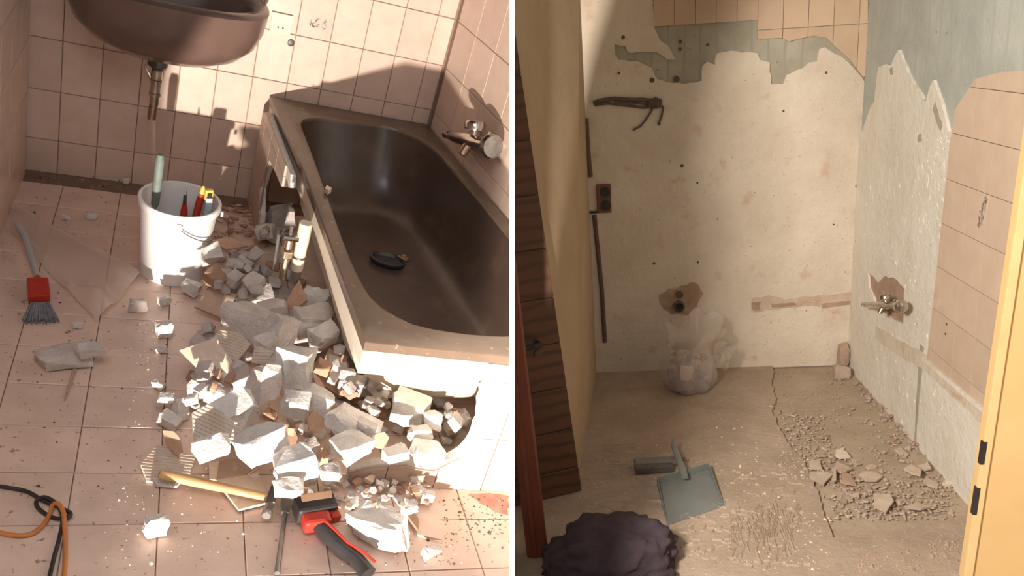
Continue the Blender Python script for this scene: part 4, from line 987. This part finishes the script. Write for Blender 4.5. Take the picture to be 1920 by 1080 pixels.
on_right([c_ * 1 for c_ in [Vector((yl - .01, .40)), Vector((yr + .01, .40)), Vector((yr + .01, .80)), Vector((yl - .01, .80))]], 0, .002).build('bare_brick', M_BRK, parent=wr2)
patch([(1755, 205), (1760, 190), (1766, 210), (1774, 235), (1770, 246), (1762, 228)], wR2, on_right, M_CONC, 'adhesive_patch', wr2, .002, -.0135)
patch([(1728, 252), (1734, 250), (1735, 264), (1727, 266)], wR2, on_right, M_CONC, 'adhesive_patch', wr2, .002, -.0135, .002)
patch([(1674, 128), (1679, 126), (1680, 140), (1675, 140)], wR2, on_right, M_CONC, 'adhesive_patch', wr2, .002, -.0135, .002)
# thicker render along the old tub line
on_right(jag([Vector((-.46, .40)), Vector((-.80, .43)), Vector((-1.12, .475)), Vector((-2.0, .485)), Vector((-2.0, .40)), Vector((-1.1, .395)), Vector((-.7, .34)), Vector((-.46, .33))], .05, .008), -.013, .008).build('tub_line_render', M_PW, parent=wr2)
on_right(jag([Vector((-1.03, .50)), Vector((-1.075, .50)), Vector((-1.065, .0)), Vector((-1.05, .0))], .05, .004), -.0135, .004).build('pipe_chase', M_CONC, parent=wr2)
on_right([Vector((-1.10, .46)), Vector((-2.0, .47)), Vector((-2.0, .455)), Vector((-1.10, .445))], -.02, .012).build('trim_edge', M_PW2, parent=wr2)
pt = [(1795, 733), (1816, 745), (1814, 752), (1794, 742)]
patch(pt, wR2, on_right, M_TR, 'tile_scrap', wr2, .004, -.020, .001)
wall_rough('plaster_scars', lambda u, v: wR(u, v) + Vector((-.0138, 0, 0)), wr2, [(1725, 1788, 250, 460, 130, .03), (1625, 1725, 260, 500, 50, .02), (1700, 1760, 480, 650, 50, .02), (1640, 1740, 610, 690, 40, .02), (1690, 1790, 700, 800, 40, .02)], 33, M_PW2, (-1, 0, 0))
# remaining tiles on the right wall
tz = [wR2(u, v) for u, v in [(1794, 285), (1800, 207), (1839, 147), (1885, 138), (1940, 128)]]
reg = [Vector((-1.13, .462)), Vector((-1.185, 1.45)), Vector((-1.20, 1.62)), Vector((-1.366, 1.757)), Vector((-1.56, 1.79)), Vector((-2.88, 1.90)), Vector((-2.88, .475))]
PY, PZ2, ZZ0, YY0 = .1846, .1997, 1.323, -1.195
for i in range(-1, 10):
    for j in range(-4, 6):
        cp = clip_poly(reg, YY0 - (i + 1) * PY + .0015, YY0 - i * PY - .0015, ZZ0 - (j + 1) * PZ2 + .0015, ZZ0 - j * PZ2 - .0015)
        if len(cp) > 2: on_right(cp, -.012, .010).build('tile', M_TR, parent=wr2)
fc = wR(1842, 398, -.0225)
mbp = MB(); rp_ = random.Random(9)
for k in range(46):
    t = k / 45; b = (t - .5) * .13; a = (t - .5) * -.035 + rp_.uniform(-1, 1) * (.022 * (1 - abs(t - .45))); th = rp_.uniform(.4, 2.6); l = .011 * rp_.uniform(.6, 1.3)
    mbp.add([fc + Vector((0, a + math.cos(th) * q_ * l - math.sin(th) * s_ * l * .3, b + math.sin(th) * q_ * l + math.cos(th) * s_ * l * .3)) for q_, s_ in ((-1, 0), (0, .9), (1, 0), (0, -.9))], [(0, 1, 2, 3)])
o = mbp.build('leaf_print', M_PRINT, parent=wr2)
for (u, v) in ((1775, 608), (1773, 626)):
    hp = wR(u, v, -.022); MB().lathe([(.006, 0), (.006, -.002)], 10, hp, 'x').build('plug_hole', M_WIRE, parent=wr2)
mixer('R', 'wall_mixer', 'small chrome mixer in a broken hole of the white plaster wall', wR(1618, 571, -.09), wR(1690, 574, -.09), (-1, 0, 0), .82)
# left wall, ceiling, door
struct(MB().box((-.85, -1.1, 2.52), (3.2, 2.6, .05)).build('ceiling', M_PW2, room='R', clip=True), 'ceiling of the stripped bathroom above the picture')
E0 = fR(1091, 920, .004); dd = (fR(1030, 936) - E0); dd.z = 0; dd.normalize()
E1 = hit(966, 60, E0, (dd.y, -dd.x, 0), 'R'); lean = (E1 - E0); lean = lean / lean.z
dn = dd.cross(lean).normalized(); dn = dn if dn.y < 0 else -dn
wq = [Vector((-W, .06, -.05)), E0 + Vector((-.022, .05, -.05)), E0 + Vector((-.022, .05, -.05)) + lean * 2.5, Vector((-W - .015, .06, 2.45))]
struct(MB().add(wq + [q_ + Vector((-.07, .0, 0)) for q_ in wq], [(0, 1, 2, 3), (7, 6, 5, 4), (0, 4, 5, 1), (1, 5, 6, 2), (2, 6, 7, 3), (3, 7, 4, 0)]).build('wall_left', mat('side_plaster', (.50, .38, .25), (.44, .325, .205), 3, 5, rough=.9, bump=.2), room='R', clip=True), 'plain plastered left wall behind the open door')
door = thing('door_leaf', 'brown plank door leaf standing open at the left of the stripped room', 'door', E0, room='R')
zs = [0] + [None] * 8; zz = []
for v in (875, 803, 725, 642, 557, 465, 365, 262, 140, 20):
    lo, hi = 0, 2.6
    for _ in range(40):
        m_ = (lo + hi) / 2
        if proj(E0 + lean * m_, 'R')[1] > v: lo = m_
        else: hi = m_
    zz.append(lo)
zz = [0] + zz
def clip_local(mb, name, m, parent, base, bev=0):
    bm = mb.bmesh()
    if bev: bmesh.ops.bevel(bm, geom=bm.edges[:], offset=bev, segments=1, affect='EDGES')
    clip_bm(bm, 'R', Matrix.Translation(base))
    if not bm.faces: bm.free(); return
    return link(name, bm, m, parent)
for k in range(len(zz) - 1):
    a, b = zz[k] + .002, zz[k + 1] - .002
    clip_local(MB().prism([lean * a, lean * a + dd * .75, lean * b + dd * .75, lean * b], -dn * .036), 'plank', M_DOOR, door, E0, .002)
clip_local(MB().prism([lean * 0 - dn * .006 - dd * -.002, dd * .75 - dn * .006, lean * zz[-1] + dd * .75 - dn * .006, lean * zz[-1] - dn * .006 + dd * .002], -dn * .024), 'core', M_DOOR, door, E0)
# lever handle and keyhole
hc = hit(1010, 662, E0, dn, 'R') - E0
MB().tube([hc - dn * .002, hc + dn * .006], .020, 18).build('key_rosette', M_WIRE, door, smooth=40)
lv0 = hit(1006, 641, E0, dn, 'R') - E0
clip_local(MB().tube([lv0 - dn * .01, lv0 + dn * .04], .010, 12), 'lever_neck', M_BLK, door, E0)
clip_local(MB().tube([lv0 + dn * .04, lv0 + dn * .045 + dd * .03, lv0 + dn * .045 + dd * .14 - Vector((0, 0, .008))], [.013, .013, .012], 12), 'lever', M_BLK, door, E0)
# near red brown post at the far left
q0 = fR(1014, 1046); q1 = hit(958, 560, q0, (0, 1, 0), 'R'); pl_ = (q1 - q0) / (q1 - q0).z
post = thing('door_post', 'red brown door edge post in the left foreground of the stripped room', 'door post', q0, room='R')
clip_local(MB().prism([Vector((-.055, 0, 0)), Vector((.030, 0, 0)), Vector((.030, .05, 0)), Vector((-.055, .05, 0))], pl_ * 1.9), 'post', M_DRED, post, q0, .006)
clip_local(MB().prism([Vector((-.030, -.006, 0)), Vector((-.012, -.006, 0)), Vector((-.012, .002, 0)), Vector((-.030, .002, 0))], pl_ * 1.9), 'bead', M_DRED, post, q0, .002)
# yellow door frame at the right
y0 = fR(1804, 1090); y1 = hit(1878, 588, y0, (0, 1, 0), 'R'); yl_ = (y1 - y0) / (y1 - y0).z
yf_ = thing('yellow_door_frame', 'bright yellow wooden door frame at the right edge of the picture', 'door frame', y0, room='R')
MB().prism([Vector((.006, 0, 0)), Vector((.50, 0, 0)), Vector((.50, .045, 0)), Vector((.006, .045, 0))], yl_ * 2.3).build('jamb', M_YFR, yf_, bevel=.003)
MB().prism([Vector((0, -.012, 0)), Vector((.030, -.012, 0)), Vector((.030, .004, 0)), Vector((0, .004, 0))], yl_ * 2.3).build('lip', mat('yellow_lip', (.84, .60, .30), (.78, .54, .25), 5, 3, rough=.4), yf_, bevel=.002)
lip_ = [c_ for c_ in yf_.children if c_.name.startswith('lip')][0]
for va, vb in ((826, 868), (912, 962)):
    ts = []
    for v in (vb, va):
        lo, hi = 0, 2.
        for _ in range(40):
            m_ = (lo + hi) / 2
            if proj(y0 + yl_ * m_, 'R')[1] > v: lo = m_
            else: hi = m_
        ts.append(lo)
    MB().prism([yl_ * ts[0] + Vector((-.004, -.013, 0)), yl_ * ts[0] + Vector((.010, -.013, 0)), yl_ * ts[1] + Vector((.010, -.013, 0)), yl_ * ts[1] + Vector((-.004, -.013, 0))], (0, .02, 0)).build('strike_slot', M_BLK, lip_)

# ---------------- debris in the pit
ZP = -.0174
def px_sizeR(u, v, w_px): return w_px / F * proj(fR(u, v), 'R')[2]
def inpit(u, v): return inside(pit + [(1600, 672)], u, v)
L_D = 'dusty tile splinter in the strip of debris along the sunken tub bed'
strip = [(1452, 768), (1500, 768), (1545, 812), (1600, 850), (1640, 905), (1690, 930), (1790, 950), (1780, 968), (1640, 975), (1570, 965), (1545, 940), (1530, 895), (1480, 825)]
strip2 = [(1600, 690), (1622, 715), (1700, 805), (1800, 935), (1775, 950), (1700, 890), (1660, 800), (1600, 720)]
rr = random.Random(77); n = 0
for S, cnt in ((strip, 150), (strip2, 90)):
    k = 0
    while k < cnt:
        u, v = rr.uniform(1450, 1800), rr.uniform(680, 980)
        if not inside(S, u, v): continue
        k += 1; w_ = rr.uniform(.015, .05); bm, _ = shard_bm(w_, w_ * rr.uniform(.25, .7), rr.uniform(.005, .010), 2000 + k + cnt); Rm = Euler((rr.uniform(-.35, .35), rr.uniform(-.35, .35), rr.uniform(0, 6.28))).to_matrix()
        p_ = settle(bm, Rm, u, v, room='R', zmin=ZP, start=.10)
        tag(link('debris_splinter', bm, rr.choice((M_SHD, M_SHD, M_BRK, M_SCR)), room='R', mw=Matrix.Translation(p_) @ Rm.to_4x4()), L_D if S is strip else 'dusty tile splinter in the debris along the foot of the white wall', 'tile shard', 'debris along the sunken tub bed' if S is strip else 'debris at the foot of the white wall')
for k, (u, v, a_, b_, m_, lab) in enumerate([
 (1578, 852, 30, 18, M_PW, 'pale tile shard on top of the debris strip'), (1530, 872, 32, 20, M_SHD, 'brown tile shard at the left end of the shard row'), (1574, 876, 42, 22, M_SHD, 'large slanting tile shard below the pale shard'),
 (1538, 894, 40, 26, M_SHD, 'broad brown shard touching the edge of the adhesive bed'), (1586, 898, 36, 26, M_BRK, 'reddish shard right of the broad brown shard'), (1630, 893, 40, 16, M_SHD, 'flat long shard alone on the sunken screed'), (1634, 876, 26, 8, M_SHD, 'thin sliver above the flat long shard'),
 (1564, 893, 10, 32, M_SHD, 'upright narrow shard between the broad and the reddish shard'), (1712, 882, 28, 18, M_SHD, 'pale shard half way along the foot of the white wall'), (1732, 874, 24, 14, M_SHD, 'shard beside the pale shard at the white wall'), (1747, 906, 26, 22, M_SHD, 'brownish shard near the yellow frame'), (1776, 908, 16, 12, M_PW, 'small pale shard near the yellow frame'),
 (1690, 848, 24, 16, M_SHD, 'dull shard above the pale shard at the white wall'), (1655, 942, 40, 30, M_SHD, 'large dusty shard in the lower debris strip'), (1722, 950, 60, 12, M_SHD, 'long dusty strip lying at the lower end of the pit')]):
    bm, _ = shard_bm(px_sizeR(u, v, a_), px_sizeR(u, v, b_) * 1.9, .009, 2600 + k); Rm = Euler((.12, .08 * (-1) ** k, .3 * (-1) ** k)).to_matrix(); p_ = settle(bm, Rm, u, v, room='R', zmin=ZP, start=.12)
    tag(link('tile_shard', bm, m_, room='R', mw=Matrix.Translation(p_) @ Rm.to_4x4()), lab, 'tile shard', 'larger shards in the stripped room')
lc = fR(1578, 704, 0); lump = chunk_bm((.10, .08, .09), 5, 2)
tag(link('mortar_lump', lump, M_SHD, room='R', mw=Matrix.Translation((lc.x, lc.y, .027)), smooth=30), 'pale mortar lump in the far corner beside the brown block', 'rubble')
lc = fR(1592, 678, 0); tag(link('mortar_lump', chunk_bm((.07, .07, .17), 8, 2), M_BRK, room='R', mw=Matrix.Translation((-.05, -.05, .068)), smooth=30), 'brown block standing in the far right corner', 'rubble')
crumbs('pit_grit', 'fine grit lying over the sunken screed', [(1460, 1560, 770, 900, 260), (1560, 1790, 900, 975, 260), (1640, 1800, 760, 950, 200), (1460, 1600, 690, 770, 40), (1560, 1700, 720, 900, 80)], 12, M_SHD, 'R', (.003, .008))
crumbs('white_flecks', 'pale plaster flecks over the adhesive bed', [(1380, 1530, 820, 1060, 120), (1260, 1450, 760, 900, 30), (1430, 1560, 960, 1070, 50), (1180, 1260, 830, 900, 20)], 13, M_PW, 'R', (.002, .006))
crumbs('front_grit', 'reddish grit at the foot of the yellow frame', [(1740, 1815, 1005, 1060, 90), (1600, 1740, 1035, 1075, 60)], 14, M_BRK, 'R', (.003, .009))
# combed ridges of old adhesive
mb = MB(); r_ = random.Random(4)
def ridge(a, b, w_=.011, h_=.006):
    d = (b - a); n_ = Vector((-d.y, d.x, 0)).normalized() * w_ / 2; k = 6; ring = []
    for i in range(k + 1):
        c_ = a + d * (i / k) + n_ * 1.2 * math.sin(i * 1.3 + a.x * 40); hh = h_ * (.5 + r_.random() * .6)
        ring.append([c_ - n_, c_ + Vector((0, 0, hh)), c_ + n_])
    mb.loft(ring, True, True, closed=False)
for k in range(60):
    u0, v0 = r_.uniform(1085, 1200), r_.uniform(838, 960)
    ridge(fR(u0, v0, .0002), fR(u0 + r_.uniform(40, 80), v0 + r_.uniform(-6, 3), .0002))
for k in range(60):
    u0, v0 = r_.uniform(1360, 1500), r_.uniform(940, 1000)
    ridge(fR(u0, v0, .0002), fR(u0 + r_.uniform(-4, 6), v0 + r_.uniform(25, 60), .0002))
for k in range(90):
    u0, v0 = r_.uniform(1260, 1500), r_.uniform(880, 1070)
    ridge(fR(u0, v0, .0002), fR(u0 + r_.uniform(10, 36), v0 + r_.uniform(-22, 10), .0002))
tag(mb.build('adhesive_ridges', M_ADH, parent=floor2, room='R'), None, kind='stuff')

# ---------------- rubbish bag
gb = fR(1292, 728)
bag = thing('rubbish_bag', 'translucent plastic bag full of rubble against the stripped wall', 'bag', (gb.x, gb.y, 0), room='R')
bm = bmesh.new(); NA, NZ = 40, 16; rows = []
prof = [(.10, .001), (.135, .012), (.158, .05), (.165, .10), (.160, .15), (.148, .19), (.130, .225), (.115, .25), (.118, .275), (.135, .30), (.152, .325), (.165, .345)]
for k, (r_, z_) in enumerate(prof):
    row = []
    for i in range(NA):
        a_ = 6.2832 * i / NA; d_ = Vector((math.cos(a_), math.sin(a_), 0)); cr = .012 + .020 * max(0, k - 5) / 6
        q = r_ * (1 + .0) + cr * noise.noise(Vector((math.cos(a_) * 2.2, math.sin(a_) * 2.2, z_ * 9))) * 2 + cr * .7 * noise.noise(Vector((math.cos(a_) * 6, math.sin(a_) * 6, z_ * 14)))
        zz_ = z_ + (max(0, k - 7) * .03) * noise.noise(Vector((math.cos(a_) * 1.5, math.sin(a_) * 1.5, 3))) + max(0, k - 7) * .022 * math.sin(a_ + .6)
        row.append(bm.verts.new((d_.x * q * .98 + max(0, k - 6) * .006, d_.y * q * .85, max(.001, zz_))))
    rows.append(row)
for k in range(len(rows) - 1):
    for i in range(NA): j = (i + 1) % NA; bm.faces.new((rows[k][i], rows[k][j], rows[k + 1][j], rows[k + 1][i]))
bm.faces.new(rows[0][::-1]); bmesh.ops.recalc_face_normals(bm, faces=bm.faces[:]); bmesh.ops.solidify(bm, geom=bm.faces[:], thickness=.0006)
link('film', bm, M_BAG, bag, smooth=80)
rr = random.Random(2); TB = []
for k in range(85):
    a_ = rr.uniform(0, 6.28); d_ = rr.uniform(.0, .118); z_ = rr.uniform(.03, .20); s_ = rr.uniform(.035, .07)
    bm = chunk_bm((s_, s_ * rr.uniform(.5, .9), s_ * rr.uniform(.4, .8)), 900 + k, 1); Rm = rotr(k + 40, .8)
    link('rubble_piece', bm, rr.choice((M_LUMP, M_LUMP, M_LUMP, M_TC)), bag, mw=Matrix.Translation((d_ * math.cos(a_), d_ * math.sin(a_) * .85, z_)) @ Rm.to_4x4())
bm = chunk_bm((.085, .03, .10), 77, 1); link('pale_piece', bm, M_TR, bag, mw=Matrix.Translation((-.03, -.108, .14)))
def sheet(name, parent, m, pts, amp, seed):
    bm = bmesh.new(); n_ = 16; A1, B1, C1, D1 = [Vector(p_) for p_ in pts]; g = {}
    for i in range(n_ + 1):
        for j in range(n_ + 1):
            s, t = i / n_, j / n_; p_ = A1.lerp(B1, s).lerp(D1.lerp(C1, s), t); f_ = noise.noise(Vector((s * 4, t * 4, seed))) * amp + noise.noise(Vector((s * 11, t * 11, seed))) * amp * .4
            g[i, j] = bm.verts.new(p_ + Vector((f_ * .5, -abs(f_), f_ * .6)))
    for i in range(n_):
        for j in range(n_): bm.faces.new((g[i, j], g[i + 1, j], g[i + 1, j + 1], g[i, j + 1]))
    bmesh.ops.solidify(bm, geom=bm.faces[:], thickness=.0007); return link(name, bm, m, parent, smooth=80)
sheet('flap', bag, M_BAG, [(.12, -.02, .16), (.21, -.01, .10), (.27, .02, .24), (.16, .02, .30)], .035, 8)

# ---------------- dustpan and brush
F0, F1, B0, B1_ = fR(1251, 986), fR(1357, 950), fR(1232, 914), fR(1328, 886)
dpn = thing('dustpan', 'pale blue grey plastic dustpan lying on the adhesive floor', 'dustpan', (F0 + F1 + B0 + B1_) / 4, room='R'); o_ = (F0 + F1 + B0 + B1_) / 4; o_.z = 0; dpn.matrix_basis = ROOM['R'] @ Matrix.Translation(o_)
f0_, f1_, b0_, b1__ = [q_ - o_ for q_ in (F0, F1, B0, B1_)]
up = Vector((0, 0, 1))
MB().prism([f0_ + up * .001, f1_ + up * .001, b1__ + up * .012, b0_ + up * .012], (0, 0, .003)).build('pan', M_PAN, dpn)
for a, b in ((f0_, b0_), (f1_, b1__)):
    MB().prism([a + up * .004, b + up * .014, b + up * .048, a.lerp(b, .12) + up * .012], ((f1_ - f0_).normalized() * .004)).build('side_wall', M_PAN, dpn)
MB().prism([b0_ + up * .012, b1__ + up * .012, b1__ + up * .048, b0_ + up * .048], ((b0_ - f0_).normalized() * .004)).build('back_wall', M_PAN, dpn)
hm_ = (b0_ + b1__) / 2 + up * .055; he_ = fR(1262, 834, .075) - o_
MB().tube([hm_ + (f0_ - b0_).normalized() * .06 - up * .01, hm_, hm_.lerp(he_, .5), he_, he_ + (he_ - hm_).normalized() * .03 + Vector((.015, 0, .01))], [.016, .017, .015, .013, .008], 12, .6).build('handle', M_PAN, dpn, smooth=50)
h0, h1 = fR(1190, 874, .02), fR(1268, 869, .02); R_ = frame(h1 - h0)
sb = thing('sweeping_brush', 'grey hand brush lying behind the dustpan', 'brush', fR(1240, 890), room='R'); o_ = fR(1240, 890); L_ = (h1 - h0).length
MB().box((h0 + h1) / 2 - o_ + Vector((0, .01, .012)), (L_, .055, .022), R_).build('back', mat('brush_back_grey', (.24, .215, .195), (.19, .17, .15), 20, rough=.7), sb, bevel=.006)
MB().box((h0 + h1) / 2 - o_ + Vector((-.01, -.032, .0)), (L_ * .92, .045, .034), R_).build('bristle_block', M_GBR, sb, bevel=.006)
MB().tube([h1 - o_ + Vector((-.02, .012, .014)), h1 - o_ + Vector((.05, .016, .016))], [.016, .010], 10, .7).build('handle', M_GBR, sb, smooth=50)
# ---------------- dark cloth
cc_ = fR(1142, 1062)
bm = bmesh.new(); bmesh.ops.create_icosphere(bm, subdivisions=5, radius=1)
for q_ in bm.verts:
    p_ = q_.co.copy(); k = 1 + .22 * noise.noise(p_ * 1.7 + Vector((4, 0, 0))) + .22 * abs(noise.noise(p_ * 3.4)) + .07 * noise.noise(p_ * 8)
    p_ = Vector((p_.x * .235 * k, p_.y * .19 * k, p_.z * .14 * k + .03)); p_.z += .035 * max(0, p_.x / .2); p_.z = max(p_.z, .001); q_.co = p_
tag(link('dark_cloth', bm, M_CLOTH, room='R', smooth=80, mw=Matrix.Translation((cc_.x, cc_.y, 0))), 'crumpled dark purple cloth sack at the bottom of the stripped room', 'cloth')

# ---------------- each small piece is told by its nearest named neighbour
import re
COLW = {'plaster_chunk': 'white', 'plaster_chunk_grey': 'grey', 'terracotta_biscuit': 'brown', 'tile_glaze': 'beige', 'dusty_shard': 'dusty', 'bare_brick': 'reddish', 'screed': 'earthy', 'stripped_plaster': 'pale'}
NOUN = {'plaster_lump': 'plaster lump', 'plaster_crumb': 'plaster crumb', 'tile_splinter': 'tile splinter', 'floor_chip': 'chip', 'debris_splinter': 'tile splinter'}
bpy.context.view_layer.update()
def head(lab):
    m_ = re.search(r'^(.*?\b(chunk|boulder|block|slab|lump|wedge|cobble|crumb|stone|chip|shard|tile piece|tile strip|tile edge|tile|splinter|sliver|strip|bucket|hammer|power tool|dustpan|frame|hose|panel)\b)', lab)
    return m_.group(1) if m_ and len(m_.group(1).split()) <= 7 else None
anch = {'L': [], 'R': []}; small = {'L': [], 'R': []}
iR = MRW.inverted()
for o in list(COL.objects):
    if o.parent is not None or 'label' not in o or o.get('kind'): continue
    base = o.name.split('.')[0]; p_ = o.matrix_world.translation
    room = 'R' if (p_ - CAML).dot(NL) > 0 else 'L'
    if p_.length < 1e-6: continue
    q_ = proj(iR @ p_, 'R') if room == 'R' else proj(p_)
    if base in NOUN: small[room].append((o, base, q_[0], q_[1]))
    else:
        h_ = head(o['label'])
        if h_: anch[room].append((q_[0], q_[1], h_))
used_lab = set(o['label'] for o in COL.objects if 'label' in o)
for room in ('L', 'R'):
    dup_ = {}
    for a_ in anch[room]: dup_[a_[2]] = dup_.get(a_[2], 0) + 1
    A_ = [a_ for a_ in anch[room] if dup_[a_[2]] == 1]
    for o, base, u, v in sorted(small[room], key=lambda t: -max(t[0].dimensions)):
        d_ = max(o.dimensions); col_ = COLW.get(o.data.materials[0].name, 'grey'); done = False
        sz_ = 'tiny' if d_ < .028 else 'small' if d_ < .05 else 'fair-sized'
        for (au, av, ph) in sorted(A_, key=lambda t: (t[0] - u) ** 2 + (t[1] - v) ** 2)[:9]:
            du, dv = u - au, v - av
            w1 = ('left of' if du < 0 else 'right of') if abs(du) > abs(dv) else ('above' if dv < 0 else 'below')
            lab = '%s %s %s %s the %s' % (sz_, col_, NOUN[base], w1, ph)
            if lab not in used_lab and len(lab.split()) <= 16: o['label'] = lab; used_lab.add(lab); done = True; break
